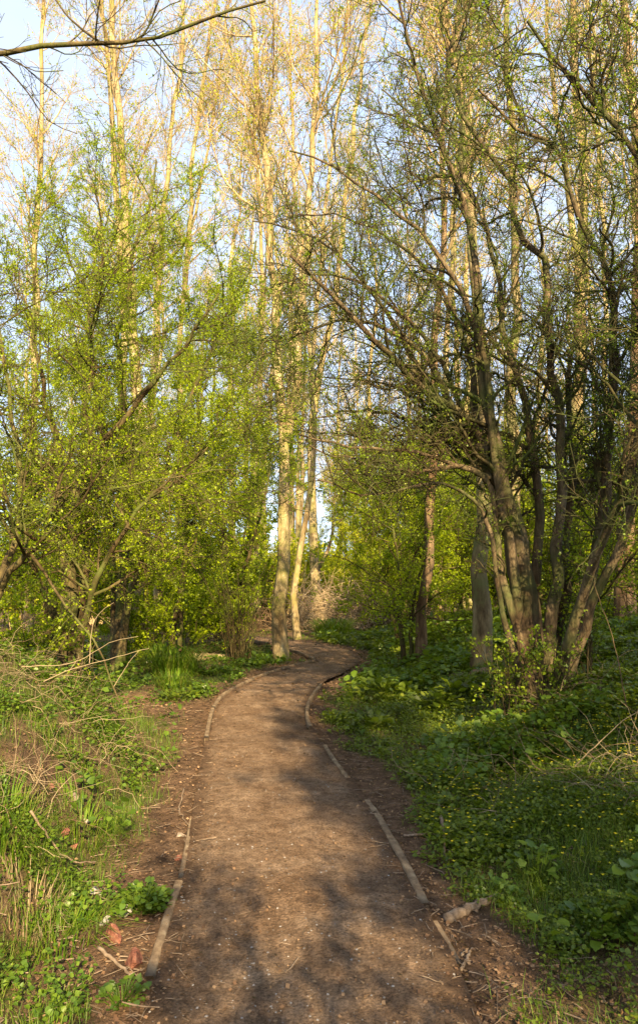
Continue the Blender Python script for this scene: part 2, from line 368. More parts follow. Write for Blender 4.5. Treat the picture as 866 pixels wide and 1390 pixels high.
# ================================================================== HERO: hawthorn on the right bank
def hawthorn_right():
    b = [at(735, 942, 8.0), at(745, 940, 8.1), at(722, 938, 7.9)]
    S = []
    def st(pts, r0, r1, n=18, wob=.012): S.append(stem_from(P3(pts), r0, r1, n, wob))
    st([(722, 945, 8.0), (712, 800, 8.0), (693, 695, 8.0), (648, 590, 7.9), (612, 550, 7.7), (568, 522, 7.4), (508, 455, 7.0), (455, 400, 6.7), (395, 345, 6.5)], .105, .014)
    st([(728, 945, 8.1), (718, 800, 8.0), (690, 690, 7.9), (668, 580, 7.8), (655, 510, 7.8), (648, 420, 7.9), (640, 320, 7.9), (600, 200, 7.8), (560, 90, 7.6), (545, -40, 7.5)], .10, .012)
    st([(735, 945, 8.2), (722, 820, 8.3), (728, 680, 8.4), (718, 550, 8.4), (702, 490, 8.4), (688, 425, 8.5), (672, 340, 8.7), (640, 260, 8.9), (585, 180, 9.1), (520, 120, 9.3)], .075, .01)
    st([(742, 945, 8.1), (748, 800, 8.1), (757, 695, 8.0), (764, 560, 7.9), (752, 510, 7.9), (743, 430, 7.8), (737, 345, 7.7), (700, 313, 7.6), (686, 273, 7.6), (697, 245, 7.6), (665, 201, 7.5), (607, 104, 7.4), (640, 0, 7.3)], .08, .014, 26)
    st([(747, 945, 8.2), (765, 800, 8.3), (774, 695, 8.4), (778, 630, 8.5), (768, 580, 8.5), (773, 500, 8.6), (785, 440, 8.7), (833, 400, 8.9), (890, 340, 9.2)], .07, .012)
    st([(752, 945, 8.0), (783, 820, 7.8), (812, 690, 7.6), (822, 600, 7.5), (826, 560, 7.4), (834, 480, 7.3), (830, 374, 7.1), (801, 324, 7.0), (776, 280, 6.9), (762, 235, 6.8), (750, 200, 6.7), (708, 180, 6.6), (650, 120, 6.4)], .08, .012, 26)
    st([(718, 948, 7.9), (690, 820, 7.8), (668, 700, 7.8), (655, 640, 7.7), (613, 625, 7.5), (573, 610, 7.3), (533, 602, 7.0), (463, 600, 6.8), (405, 590, 6.6)], .06, .008)
    st([(722, 948, 8.2), (700, 780, 8.4), (680, 640, 8.6), (640, 600, 8.8), (598, 565, 8.9), (563, 540, 9.1), (498, 518, 9.4), (430, 512, 9.7)], .055, .008)
    st([(716, 945, 7.8), (690, 860, 7.6), (672, 760, 7.4), (655, 690, 7.3), (600, 655, 7.1), (550, 668, 6.9), (490, 672, 6.8), (430, 650, 6.7)], .04, .007)
    st([(750, 945, 8.3), (792, 850, 8.6), (835, 740, 8.9), (862, 620, 9.2), (880, 480, 9.5), (870, 320, 9.8), (840, 180, 10.)], .06, .012)
    st([(715, 945, 7.9), (700, 760, 7.8), (678, 600, 7.7), (645, 440, 7.6), (565, 310, 7.5), (470, 235, 7.4), (395, 200, 7.3)], .07, .009)
    st([(728, 945, 8.2), (705, 780, 8.3), (665, 640, 8.4), (605, 550, 8.5), (520, 410, 8.7), (430, 325, 8.8), (345, 300, 8.9)], .07, .009)
    # limbs that leave the big left-leaning stem and droop over the path
    st([(690, 690, 8.0), (640, 575, 7.9), (600, 480, 7.7), (520, 405, 7.4), (440, 372, 7.2), (375, 385, 7.0)], .045, .007)
    st([(660, 615, 7.9), (610, 588, 7.9), (550, 562, 7.9), (480, 558, 7.8), (412, 578, 7.6)], .038, .006)
    st([(648, 590, 7.9), (625, 450, 8.0), (565, 350, 8.1), (480, 298, 8.2), (405, 290, 8.3)], .042, .007)
    st([(675, 655, 7.9), (620, 635, 7.6), (560, 640, 7.3), (490, 630, 7.1), (420, 605, 7.0)], .034, .006)
    st([(612, 550, 7.7), (560, 470, 7.6), (480, 430, 7.5), (400, 450, 7.4), (345, 470, 7.3)], .036, .006)
    # stems that lean towards the viewer over the bank
    st([(748, 948, 7.8), (790, 800, 7.0), (850, 620, 6.2), (900, 420, 5.6), (860, 230, 5.2), (790, 110, 5.0), (720, 30, 4.9)], .065, .012)
    st([(755, 946, 7.9), (830, 760, 7.2), (900, 560, 6.6), (960, 300, 6.2), (920, 100, 5.9), (820, 20, 5.8)], .06, .012)
    out = []
    for P, R in S:
        if len(R) != 26:
            k = np.linspace(0, 1, 26); k0 = np.linspace(0, 1, len(R))
            P = np.stack([np.interp(k, k0, P[:, c]) for c in range(3)], 1); R = np.interp(k, k0, R)
        w_ = np.cumsum(rng.normal(size=(26, 3)), 0); w_ -= np.linspace(0, 1, 26)[:, None]*w_[-1]; P = P+w_*.013+rng.normal(size=(26, 3))*.006*np.linspace(0, 1, 26)[:, None]
        out.append((P, R))
    hi = lambda p: np.where(p[:, 2] < 2.2, .55, 1.)
    return build_tree('hawthorn_tree', 'big many-stemmed hawthorn on the right bank, its limbs arching over the path', 'tree', out, [
        dict(Mn=320, tr=(.26, .99), ang=(48, 15), ln=(1.6, .8), absolute=True, n=12, rr=.6, slim=.020, rmin=.005, wob=.36, trop=.03, taper=.45, wpow=1, k=5, cond=hi),
        dict(Mn=2800, tr=(.12, .98), ang=(52, 17), ln=(.66, .34), absolute=True, n=8, rr=.65, slim=.013, rmin=.0032, wob=.42, trop=.03, taper=.35, k=4, flat=.1),
        dict(Mn=17500, tr=(.08, 1.), ang=(55, 18), ln=(.24, .13), absolute=True, n=4, rr=.7, slim=.012, rmin=.0020, wob=.38, trop=.04, taper=.3),
        dict(Mn=29000, tr=(.1, 1.), ang=(58, 18), ln=(.08, .045), absolute=True, n=3, rr=.8, slim=.02, rmin=.0017, wob=.3, trop=.05, taper=.2),
    ], dict(per=1.0, size=.019, spread=.011, cl=3), M['bark_thorn'], M['twig_thorn'], M['leaf_thorn'], stem_name='stem', sides=9, rough=.12)
hawthorn_right()

# low leafy suckers round its foot
def bush(name, label, loc, h, spread, nst, twigs, leafs, leafmat, twigmat, cat='shrub', group=None, size=.03, sub=6, seed_up=.9, base_r=.15, rst=.011):
    st = []
    for i in range(nst):
        a = random.random()*2*pi; e = spread*(.3+.7*random.random())
        p0 = np.array([cos(a)*base_r*random.random(), sin(a)*base_r*random.random(), -.05])
        hh = h*(.65+.4*random.random())
        p1 = p0+np.array([cos(a)*e*.25, sin(a)*e*.25, hh*.45]); p2 = p0+np.array([cos(a)*e*.65, sin(a)*e*.65, hh*.8]); p3 = p0+np.array([cos(a)*e, sin(a)*e, hh])
        st.append(stem_from([p0, p1, p2, p3], rst*(.6+.6*random.random()), .003, 12, .03, 0))
    root = thing(name, label, cat, loc, 0, group)
    Ps = np.stack([s[0] for s in st]); Rs = np.stack([s[1] for s in st])
    v, q = tubes(Ps, Rs, 5); new_mesh('stem_clump', v, q, twigmat, root)
    A, B = grow(Ps, Rs, twigs, (.12, 1), (45, 15), (h*.22, h*.11), True, 5, .6, .012, .0028, .3, .05, .3)
    A2, B2 = grow(A, B, twigs*sub, (.1, 1), (50, 18), (h*.08, h*.04), True, 3, .7, .015, .0022, .3, .04, .3)
    v, q = join([tubes(A, B, 3), tubes(A2, B2, 3)]); cr = new_mesh('crown', v, q, twigmat, root)
    if leafs:
        v, q = leaves_on(A2, leafs, size, .02, cl=3); new_mesh('foliage', v, q, leafmat, cr, smooth_sh=False)
    return root
def on(px, py, Y):
    p = at(px, py, Y); return (p[0], Y, gz(p[0], Y))
bush('sucker_shrub', 'leafy suckers crowding the left foot of the big hawthorn', on(690, 900, 7.7), 1.0, .5, 10, 80, 1.0, M['leaf_thorn'], M['twig_thorn'])
bush('sucker_shrub', 'small leafy shoots in front of the big hawthorn stems', on(745, 930, 7.5), 1.1, .45, 6, 45, .9, M['leaf_thorn'], M['twig_thorn'])
bush('sucker_shrub', 'thin upright shoots at the right foot of the big hawthorn', on(800, 900, 7.9), 1.7, .7, 7, 60, 1.0, M['leaf_thorn'], M['twig_thorn'])

# ================================================================== tall bare trees traced one by one
TALL = [
    dict(Mn=34, tr=(.22, .97), ang=(36, 11), ln=(3.9, 1.8), absolute=True, n=9, rr=.5, slim=.011, rmin=.008, wob=.17, trop=.09, taper=.55, k=5),
    dict(Mn=400, tr=(.1, .98), ang=(42, 13), ln=(1.4, .7), absolute=True, n=6, rr=.6, slim=.008, rmin=.0042, wob=.25, trop=.06, taper=.4),
    dict(Mn=3700, tr=(.1, 1.), ang=(45, 16), ln=(.42, .22), absolute=True, n=4, rr=.7, slim=.010, rmin=.003, wob=.25, trop=.08, taper=.3)]
def tall(label, stems, cat='tree', leafmat='leaf_yellow', per=.75, bark='bark_gold', scale=1., twig='bark_twig', low=.22, leaf_size=.05, name='tall_tree'):
    S = []
    for pts, Y, r0, r1 in stems:
        P, R = stem_from([at(a, b, Y) for a, b in pts], r0*.86, r1*.8, 20, .009, .14, .7); P[0, 2] = gz(P[0, 0], P[0, 1])-.1 if pts[0][1] > 800 else P[0, 2]
        S.append((P, R))
    lv = [dict(l) for l in TALL]; lv[0]['tr'] = (low, .97)
    for l, s in zip(lv, (scale,)*3): l['Mn'] = int(l['Mn']*s*(1+.5*(len(S)-1)))
    return build_tree(name, label, cat, S, lv, dict(per=per, size=leaf_size, spread=.03, cl=2), M[bark], M[twig], M[leafmat], sides=9)
tall('slender bare tree with a straight pale trunk near the left edge of the view', [([(40, 855), (45, 600), (48, 450), (55, 300), (57, 150), (58, 0), (60, -150), (62, -260)], 24, .19, .05)], low=.4)
tall('tall twin-stemmed tree with orange-brown feet behind the left hedge tree', [([(184, 862), (190, 760), (187, 600), (178, 450), (172, 300), (160, 150), (150, 0), (142, -200)], 20, .28, .06),
      ([(168, 862), (170, 760), (165, 600), (168, 450), (160, 300), (152, 150), (132, 0), (118, -160)], 20.6, .22, .05)], low=.4)
tall('tall pale tree behind the orange-footed twin trunks, leaning a little right', [([(216, 850), (212, 650), (212, 480), (218, 350), (235, 150), (246, 40), (256, -150)], 27, .22, .06)], low=.35)
tall('tall pale tree left of the yellow sky gap, forking high up', [([(246, 830), (245, 500), (255, 330), (265, 200), (275, 120), (292, 0), (305, -150)], 29, .2, .06), ([(248, 420), (262, 300), (285, 190), (300, 90), (318, -50)], 29.3, .10, .04)], low=.35)
E = [([(382, 893), (385, 780), (383, 700), (386, 640), (390, 585), (376, 500), (370, 400), (362, 250), (348, 100), (338, -60), (330, -200)], 16.8, .215, .04),
     ([(388, 600), (401, 520), (406, 450), (418, 330), (424, 200), (431, 60), (436, -150)], 16.8, .15, .04)]
tall('tall forked tree with a sunlit smooth trunk standing at the bend of the path', E, low=.42, name='forked_tree')
tall('thinner leaning tree just behind the trunk at the bend', [([(404, 866), (402, 800), (408, 740), (418, 690), (424, 600), (428, 450), (440, 300), (458, 150), (470, 0), (480, -150)], 23, .14, .04)], low=.4)
tall('golden sunlit tree with a curved foot beyond the bend', [([(438, 846), (429, 780), (424, 700), (426, 600), (430, 540), (446, 450), (470, 260), (498, 50), (515, -120)], 33, .30, .06),
      ([(430, 800), (436, 765), (449, 735), (456, 660), (462, 560)], 33.1, .12, .04), ([(428, 560), (415, 430), (402, 280), (395, 100), (392, -100)], 33, .16, .05)], low=.35)
tall('slim brown-barked tree beside the twin saplings right of the bend', [([(572, 893), (577, 800), (583, 700), (590, 620), (594, 450), (601, 250), (607, 0), (610, -200)], 14.6, .145, .04)], low=.45, scale=.6, bark='bark_dark', name='slim_tree')
tall('sunlit tree directly behind the slim brown trunk', [([(597, 866), (599, 700), (604, 500), (618, 250), (640, 0), (650, -150)], 20, .15, .05)], low=.4, scale=.6)
tall('tree with a stout mossy foot left of the big hawthorn', [([(652, 892), (653, 800), (657, 640), (650, 450), (632, 250), (622, 50), (618, -200)], 11.6, .19, .05)], low=.5, bark='bark_moss', name='mossy_tree', scale=.8)
tall('straight grey trunk rising behind the middle stems of the big hawthorn', [([(702, 860), (699, 640), (698, 400), (692, 200), (690, 0), (690, -200)], 17, .2, .06)], low=.4, scale=.5, bark='bark_moss')
tall('thick pale trunk rising behind the right stems of the big hawthorn', [([(775, 850), (785, 560), (790, 300), (784, 150), (775, 0), (768, -200)], 19, .32, .07), ([(788, 400), (770, 250), (748, 100), (738, -80)], 19, .14, .05)], low=.4, scale=.5)
tall('stout brown trunk at the right edge on top of the bank', [([(848, 835), (845, 760), (850, 650), (862, 540), (868, 400), (860, 200), (850, 0), (845, -200)], 13.5, .23, .06)], low=.45, bark='bark_dark', scale=.5, name='brown_tree')
tall('slender pale trunk left of the stout brown one on the bank', [([(826, 832), (829, 760), (824, 600), (815, 300), (800, 0), (795, -200)], 18, .11, .04)], low=.35)

# ================================================================== leafy trees on the left
LEAFY = [
    dict(Mn=78, tr=(.16, .95), ang=(56, 16), ln=(1.6, .8), absolute=True, n=9, rr=.6, slim=.013, rmin=.006, wob=.22, trop=.02, taper=.1, k=5),
    dict(Mn=950, tr=(.12, .98), ang=(50, 15), ln=(.62, .3), absolute=True, n=6, rr=.65, slim=.011, rmin=.0038, wob=.3, trop=.02, taper=.35),
    dict(Mn=6500, tr=(.1, 1.), ang=(55, 18), ln=(.26, .13), absolute=True, n=4, rr=.7, slim=.012, rmin=.0026, wob=.3, trop=.02, taper=.3)]
def leafy(label, stems, mul=1., per=3.6, size=.038, name='hedge_tree', leafmat='leaf_bright', group=None, cl=3):
    S = [stem_from([at(*p) for p in pts], r0, r1, 20, .02, .3) for pts, r0, r1 in stems]
    for P, R in S: P[0, 2] = min(P[0, 2], gz(P[0, 0], P[0, 1])-.05)
    lv = [dict(l) for l in LEAFY]
    for l in lv: l['Mn'] = int(l['Mn']*mul)
    return build_tree(name, label, 'tree', S, lv, dict(per=per, size=size, spread=.8*size, cl=cl), M['bark_left'], M['bark_left'], M[leafmat], stem_name='stem', sides=8, group=group)
leafy('dark-stemmed hawthorn in bright green leaf behind the left bank', [
    ([(97, 870, 10.5), (96, 760, 10.5), (108, 640, 10.4), (150, 590, 10.2), (190, 540, 10.0), (250, 470, 9.8), (300, 400, 9.7)], .11, .015),
    ([(92, 870, 10.5), (88, 740, 10.6), (80, 640, 10.7), (62, 540, 10.8), (45, 430, 10.9), (50, 330, 11.)], .09, .012),
    ([(100, 870, 10.7), (118, 730, 10.9), (120, 600, 11.0), (125, 470, 11.1), (140, 350, 11.2), (130, 250, 11.3)], .08, .012),
    ([(104, 870, 10.3), (140, 770, 10.1), (190, 690, 9.9), (240, 640, 9.7), (290, 600, 9.5)], .06, .01),
    ([(88, 870, 10.2), (50, 780, 9.9), (10, 700, 9.6), (-40, 620, 9.3)], .06, .01)], 1.15, per=2.4, size=.025, cl=5)
leafy('spreading leafy tree at the left whose bough reaches across to the sky gap', [
    ([(160, 868, 14.0), (165, 740, 14.0), (175, 620, 13.9), (160, 500, 13.8), (170, 400, 13.7), (200, 300, 13.6), (215, 220, 13.5)], .12, .02),
    ([(158, 868, 14.1), (150, 720, 14.2), (140, 560, 14.3), (110, 420, 14.4), (90, 300, 14.5)], .08, .015),
    ([(163, 868, 13.8), (200, 720, 13.5), (240, 600, 13.2), (285, 480, 12.9), (325, 400, 12.7), (345, 330, 12.6)], .08, .015)], 1.1, per=2.3, size=.030, cl=5)
leafy('young leafy tree with a thin dark slanting trunk left of the coppice', [
    ([(233, 880, 17.0), (245, 800, 17.0), (255, 730, 17.0), (262, 600, 17.), (275, 500, 17.), (280, 400, 17.)], .09, .015),
    ([(245, 800, 17.0), (270, 720, 16.8), (310, 640, 16.6), (345, 560, 16.4)], .05, .01)], .7, per=3.4, size=.042)
leafy('leaning hedge tree whose stem crosses the left edge above the straw', [
    ([(-14, 850, 7.0), (-2, 800, 7.0), (12, 760, 7.0), (30, 700, 7.0), (25, 620, 7.0), (10, 520, 7.0), (0, 420, 7.0)], .05, .01),
    ([(-10, 812, 7.0), (18, 770, 6.9), (50, 742, 6.8), (70, 700, 6.7), (85, 640, 6.7)], .045, .01),
    ([(-20, 845, 7.2), (-60, 700, 7.3), (-70, 520, 7.4), (-30, 380, 7.4)], .05, .01)], .6, per=2.0, size=.024)
for lab, px, Y, w in [('leafy tree behind the left hedge with its crown filling the gap under the pale trunks', 60, 20., .8), ('leafy tree seen between the orange-footed trunks and the coppice', 300, 21., .6),
                      ('bushy yellow-green tree lit by the sun to the right of the bend', 548, 28., 1.3), ('yellow-green tree behind the slim brown trunk', 640, 27., 1.2), ('distant yellow-green tree closing the gap behind the golden curved-foot tree', 462, 48., 1.6)]:
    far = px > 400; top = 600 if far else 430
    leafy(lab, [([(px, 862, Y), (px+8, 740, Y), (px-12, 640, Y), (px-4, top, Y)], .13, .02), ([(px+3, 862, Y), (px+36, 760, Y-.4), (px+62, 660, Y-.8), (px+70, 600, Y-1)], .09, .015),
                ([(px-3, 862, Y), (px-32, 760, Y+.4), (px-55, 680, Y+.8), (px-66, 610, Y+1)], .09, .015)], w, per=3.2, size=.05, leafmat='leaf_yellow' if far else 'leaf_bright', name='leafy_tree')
# saplings right of the bend
leafy('pair of thin dark saplings left of the slim brown trunk', [
    ([(548, 892, 14.8), (545, 830, 14.8), (540, 760, 14.8), (530, 700, 14.8), (535, 620, 14.8)], .05, .01),
    ([(556, 892, 14.8), (560, 820, 14.8), (575, 760, 14.7), (600, 700, 14.5), (620, 640, 14.4)], .045, .01)], .45, per=2.6, size=.04, name='sapling')
leafy('thin leafy sapling on the bank right of the big hawthorn', [
    ([(797, 892, 8.8), (803, 800, 8.8), (810, 740, 8.8), (805, 640, 8.8), (815, 540, 8.8)], .03, .006)], .22, per=2., size=.03, name='sapling')
# undergrowth to the right behind the hawthorn
for lab, px, Y in [('leafy understorey shrub behind the mossy-footed tree', 655, 20.), ('leafy understorey shrub between the hawthorn stems and the pale trunk', 745, 18.), ('leafy understorey shrub at the right edge behind the bank', 880, 15.), ('leafy understorey shrub low down between the slim brown and the mossy tree', 605, 22.),
                   ('leafy understorey shrub beside the saplings', 540, 19.5), ('leafy understorey shrub left of the orange-footed trunks', 125, 15.),
                   ('leafy understorey shrub far behind the coppice bush', 300, 27.)]:
    leafy(lab, [([(px, 870, Y), (px-20, 780, Y), (px-30, 700, Y), (px-20, 630, Y)], .05, .01), ([(px+2, 870, Y), (px+20, 770, Y), (px+40, 690, Y), (px+45, 600, Y)], .05, .01)], .7, per=2.8, size=.045, name='understorey_shrub', leafmat='leaf_bright')

for lab, px, py, Y, h in [('low leafy thicket at the left edge behind the straw heap', 10, 850, 8.6, 1.5), 
                          ('small leafy bush in front of the orange-footed trunks', 205, 865, 15., 1.8), ('small leafy bush behind the tussock', 262, 870, 18.5, 2.), ('leafy bush behind the coppice wands', 310, 870, 20., 2.4),
                          ('yellow-green bush lit by the sun straight beyond the brush pile', 455, 850, 38., 3.4), ('yellow-green bush just right of the golden tree with the curved foot', 480, 850, 43., 5.), ('yellow-green bush left of the golden tree with the curved foot', 408, 850, 40., 3.4),
                          ('yellow-green bush at the right end of the brush pile', 528, 850, 35., 3.2)]:
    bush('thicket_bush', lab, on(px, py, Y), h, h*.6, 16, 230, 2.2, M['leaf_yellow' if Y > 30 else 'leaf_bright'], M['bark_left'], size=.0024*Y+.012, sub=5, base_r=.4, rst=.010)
# coppiced stool of thin wands left of the bend
c = on(325, 890, 16.)
bush('coppice_shrub', 'coppiced bush of thin bare wands left of the trunk at the bend', c, 2.3, .75, 60, 120, .5, M['leaf_bright'], M['bark_left'], size=.04, sub=3, base_r=.28, rst=.012)

# bough of an off-frame tree across the top left corner
def bough_tree():
    S = [stem_from([np.array([-5.2, 5.4, gz(-5.2, 5.4)-.1]), np.array([-5.1, 5.5, 3.]), np.array([-4.9, 5.6, 6.]), np.array([-4.8, 5.7, 9.5])], .16, .05, 18, .01, .3),
         stem_from([np.array([-5.05, 5.5, 4.0]), at(-160, 110, 5.9), at(0, 72, 6.), at(80, 60, 6.), at(190, 58, 6.), at(230, 45, 6.), at(290, 20, 6.), at(360, 0, 6.)], .05, .010, 18, .004, 0.),
         stem_from([at(140, 60, 6.), at(95, 25, 5.9), at(60, -25, 5.8), at(30, -80, 5.8)], .012, .004, 18, .01, 0.)]
    return build_tree('bare_tree', 'bare branch of a roadside tree sweeping in from the left across the top corner', 'tree', S, [
        dict(Mn=110, tr=(.15, .98), ang=(50, 14), ln=(1.1, .5), absolute=True, n=8, rr=.6, slim=.010, rmin=.004, wob=.25, trop=.04, taper=.4, k=5),
        dict(Mn=620, tr=(.15, .98), ang=(48, 15), ln=(.45, .22), absolute=True, n=6, rr=.65, slim=.010, rmin=.0024, wob=.28, trop=.02, taper=.35),
        dict(Mn=2200, tr=(.1, 1.), ang=(50, 15), ln=(.15, .07), absolute=True, n=4, rr=.7, slim=.012, rmin=.0018, wob=.3, trop=.02, taper=.3)],
        dict(per=.25, size=.02, spread=.01, cl=2), M['bark_left'], M['bark_left'], M['leaf_bright'])
bough_tree()

# ================================================================== background wood: prototypes and copies
def proto_tall(label, group, loc, h, r, twin=False):
    S = []
    for k in range(2 if twin else 1):
        dx = .5*k
        pts = [np.array([loc[0]+dx, loc[1], loc[2]-.2]), np.array([loc[0]+dx+random.uniform(-.3, .3), loc[1], loc[2]+h*.3]), np.array([loc[0]+dx*2+random.uniform(-.6, .6), loc[1], loc[2]+h*.65]), np.array([loc[0]+dx*3+random.uniform(-.8, .8), loc[1], loc[2]+h])]
        S.append(stem_from(pts, r, .03, 18, .012, .3, .7))
    lv = [dict(l) for l in TALL]; lv[0]['tr'] = (.2, .97); lv[0]['Mn'] = 36; lv[1]['Mn'] = 360; lv[2]['Mn'] = 2300
    lv[1]['rmin'] = .007; lv[2]['rmin'] = .0048; lv[2]['slim'] = .012
    return build_tree('tall_tree', label, 'tree', S, lv, dict(per=.9, size=.08, spread=.05, cl=2), M['bark_gold'], M['bark_twig'], M['leaf_yellow'], group=group)
Gfar = 'bare sunlit trees of the far wood'
zones = [(-400, 330, 'bare sunlit tree far off behind the left-hand foliage'), (330, 520, 'bare sunlit tree far off in the gap above the bend'), (520, 1300, 'bare sunlit tree far off behind the right-hand hawthorn')]
def zl(px): return next(z[2] for z in zones if px < z[1])
def wpos(px, Y): x = (px-433)/F*Y*1.0; return (x, Y, gz(x, Y)-.05)
fars = []
for px, Y in [(110, 38), (200, 42), (318, 36), (335, 44), (348, 33), (362, 40), (395, 48), (410, 43), (462, 46), (500, 44), (560, 45), (630, 39), (690, 44), (735, 37), (815, 36), (930, 38)]:
    fars.append((px, Y))
r2 = random.Random(5)
for i in range(26): fars.append((r2.uniform(-150, 1020), r2.uniform(52, 90)))
protos = []
for i, (px, Y) in enumerate(fars):
    w = wpos(px, Y)
    if i < 4: protos.append(proto_tall(zl(px), Gfar, w, 25+2*i, .24, twin=(i == 3)))
    else:
        s = r2.uniform(.85, 1.2); copy_tree(protos[i % 4], w, r2.uniform(0, 6.28), (s*r2.uniform(.85, 1.1), s*r2.uniform(.85, 1.1), s), zl(px), Gfar)

# far undergrowth: leafy shrubs close the view at eye level
Gsh = 'shrubs of the far undergrowth'
def szl(px): return 'yellow-green shrub in the far undergrowth left of the bend' if px < 383 else ('yellow-green shrub in the far undergrowth beyond the brush pile' if px < 560 else 'green shrub in the far undergrowth right of the slim brown trunk')
shp = []; spots = []
for k in range(64):
    px = r2.uniform(-200, 1050); Y_ = r2.uniform(27, 60)
    if 405 < px < 560 and Y_ < 44: Y_ += 22
    spots.append((px, Y_))
for i, (px, Y_) in enumerate(spots):
    w = wpos(px, Y_)
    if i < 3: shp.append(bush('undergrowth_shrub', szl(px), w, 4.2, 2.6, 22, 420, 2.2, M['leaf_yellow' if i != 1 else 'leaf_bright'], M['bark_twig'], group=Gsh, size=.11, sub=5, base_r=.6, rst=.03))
    else:
        s = r2.uniform(.6, 1.15); copy_tree(shp[i % 3], w, r2.uniform(0, 6.28), (s*1.2, s*1.2, s), szl(px), Gsh)

# trees behind the viewer that throw the shade on the near path and the right bank
Gb = 'leafy trees standing behind the viewer'
sh = None
for i, (x, y, s) in enumerate([(8.6, -5.4, 1.0), (1.25, -3.6, .47), (5.5, -2.4, .72), (11.4, -3.2, .9), (7.4, -.6, .8)]):
    z = gz(x, y)
    lab = 'leafy tree standing behind the viewer and shading the near path'
    if sh is None:
        S = [stem_from([np.array([x, y, z-.1]), np.array([x+.2, y+.1, z+2.5]), np.array([x-.1, y+.3, z+5.]), np.array([x+.2, y, z+8.5])], .2, .03, 18, .01, .3),
             stem_from([np.array([x, y, z+1.5]), np.array([x+1., y+.4, z+3.5]), np.array([x+1.8, y+.5, z+6.])], .1, .02, 18, .02, 0), stem_from([np.array([x, y, z+1.7]), np.array([x-1., y-.4, z+3.5]), np.array([x-1.7, y-.5, z+6.2])], .1, .02, 18, .02, 0)]
        sh = build_tree('shade_tree', lab, 'tree', S, [dict(Mn=90, tr=(.2, 1), ang=(55, 14), ln=(2.2, .8), absolute=True, n=6, rr=.6, slim=.013, rmin=.008, wob=.2, trop=.04, taper=.4),
              dict(Mn=900, tr=(.15, 1), ang=(50, 15), ln=(.8, .3), absolute=True, n=4, rr=.6, slim=.012, rmin=.005, wob=.3, trop=.02, taper=.3)],
              dict(per=16, size=.11, spread=.10, cl=1), M['bark_left'], M['bark_left'], M['leaf_bright'], group=Gb)
    else: copy_tree(sh, (x, y, z), i*1.3, (s, s, s), lab, Gb)

hs = None
for i, (x, y, s) in enumerate([(8.0, -6.2, .82), (3.9, -6.2, .66)]):
    z = gz(x, y); lab = 'high-crowned tree standing behind the viewer, shading the big hawthorn'
    if hs is None:
        S = [stem_from([np.array([x, y, z-.1]), np.array([x+.2, y+.1, z+4.5]), np.array([x-.1, y+.3, z+9.]), np.array([x+.2, y, z+12.8])], .2, .03, 18, .01, .3),
             stem_from([np.array([x, y, z+6.5]), np.array([x+1., y+.4, z+8.5]), np.array([x+1.8, y+.5, z+10.6])], .09, .02, 18, .02, 0), stem_from([np.array([x, y, z+6.7]), np.array([x-1., y-.4, z+8.3]), np.array([x-1.7, y-.5, z+10.4])], .09, .02, 18, .02, 0)]
        hs = build_tree('shade_tree', lab, 'tree', S, [dict(Mn=90, tr=(.52, 1), ang=(60, 14), ln=(2.0, .8), absolute=True, n=6, rr=.6, slim=.013, rmin=.008, wob=.2, trop=.04, taper=.3),
              dict(Mn=900, tr=(.15, 1), ang=(50, 15), ln=(.8, .3), absolute=True, n=4, rr=.6, slim=.012, rmin=.005, wob=.3, trop=.02, taper=.3)],
              dict(per=20, size=.11, spread=.10, cl=1), M['bark_left'], M['bark_left'], M['leaf_bright'], group='high-crowned trees behind the viewer')
    else: copy_tree(hs, (x, y, z), i*1.3, (s, s, s), lab, 'high-crowned trees behind the viewer')

# ================================================================== edging boards
def board(label, line, w=.035, h=.09, up=.035, group='timber edging boards along the path', tilt=0.):
    pts = np.array([floor_pt(*p) for p in line]) if not isinstance(line, np.ndarray) else line
    n = max(4, int(np.linalg.norm(np.diff(pts, axis=0), axis=1).sum()/.10)); c = catmull([(a, b, 0) for a, b in pts], n)[:, :2]
    T = np.gradient(c, axis=0); T = unit(T); N = np.stack([-T[:, 1], T[:, 0]], 1)
    o = np.array([c[0, 0], c[0, 1], 0.]); V = []
    for i in range(n):
        ww = w/2*(1+random.uniform(-.10, .10)); zz = up+random.uniform(-.004, .004)+tilt*i/n
        for sx, z in ((-ww, zz-h), (-ww, zz-.006), (-ww*.7, zz), (ww*.7, zz), (ww, zz-.006), (ww, zz-h)):
            V.append((c[i, 0]+N[i, 0]*sx, c[i, 1]+N[i, 1]*sx, z))
    V = np.array(V); Q = []
    for i in range(n-1):
        for j in range(6): Q.append((i*6+j, i*6+(j+1) % 6, (i+1)*6+(j+1) % 6, (i+1)*6+j))
    e = (n-1)*6; Q += [(0, 1, 2, 3), (0, 3, 4, 5), (e+3, e+2, e+1, e), (e+5, e+4, e+3, e)]
    b = new_mesh('edging_board', to_local(V, o), np.array(Q), M['wood'], smooth_sh=False); b.location = o
    return tag(b, label, 'edging board', group)
board('pale edging board at the bottom left, beside the brick lumps', [(203, 1330), (218, 1280), (232, 1232), (243, 1200)], .04, .10, .018)
board('short half-buried edging board just past the bottom left one', [(245, 1195), (254, 1150), (261, 1110)], .03, .08, .012)
board('straight edging board on the left where the worn track joins the path', [(280, 1008), (284, 985), (289, 966)], .045, .10, .055)
board('long curved edging board on the left of the path up to the bend', [(289, 965), (303, 946), (330, 930), (362, 916), (395, 906), (428, 898)], .045, .10, .05)
board('dark edging board running back left from the tip of the bend', [(428, 897), (404, 886), (378, 879)], .06, .10, .05)
board('far edging board behind the trunk at the bend', [(366, 876), (330, 870), (290, 866), (262, 864)], .07, .11, .08)
board('curved edging board on the right, opposite the straight left one', [(422, 992), (417, 978), (418, 960), (426, 944), (436, 932)], .045, .11, .05)
board('short edging board on the right past the middle sunny patch', [(474, 1062), (456, 1037), (441, 1014)], .04, .10, .022)
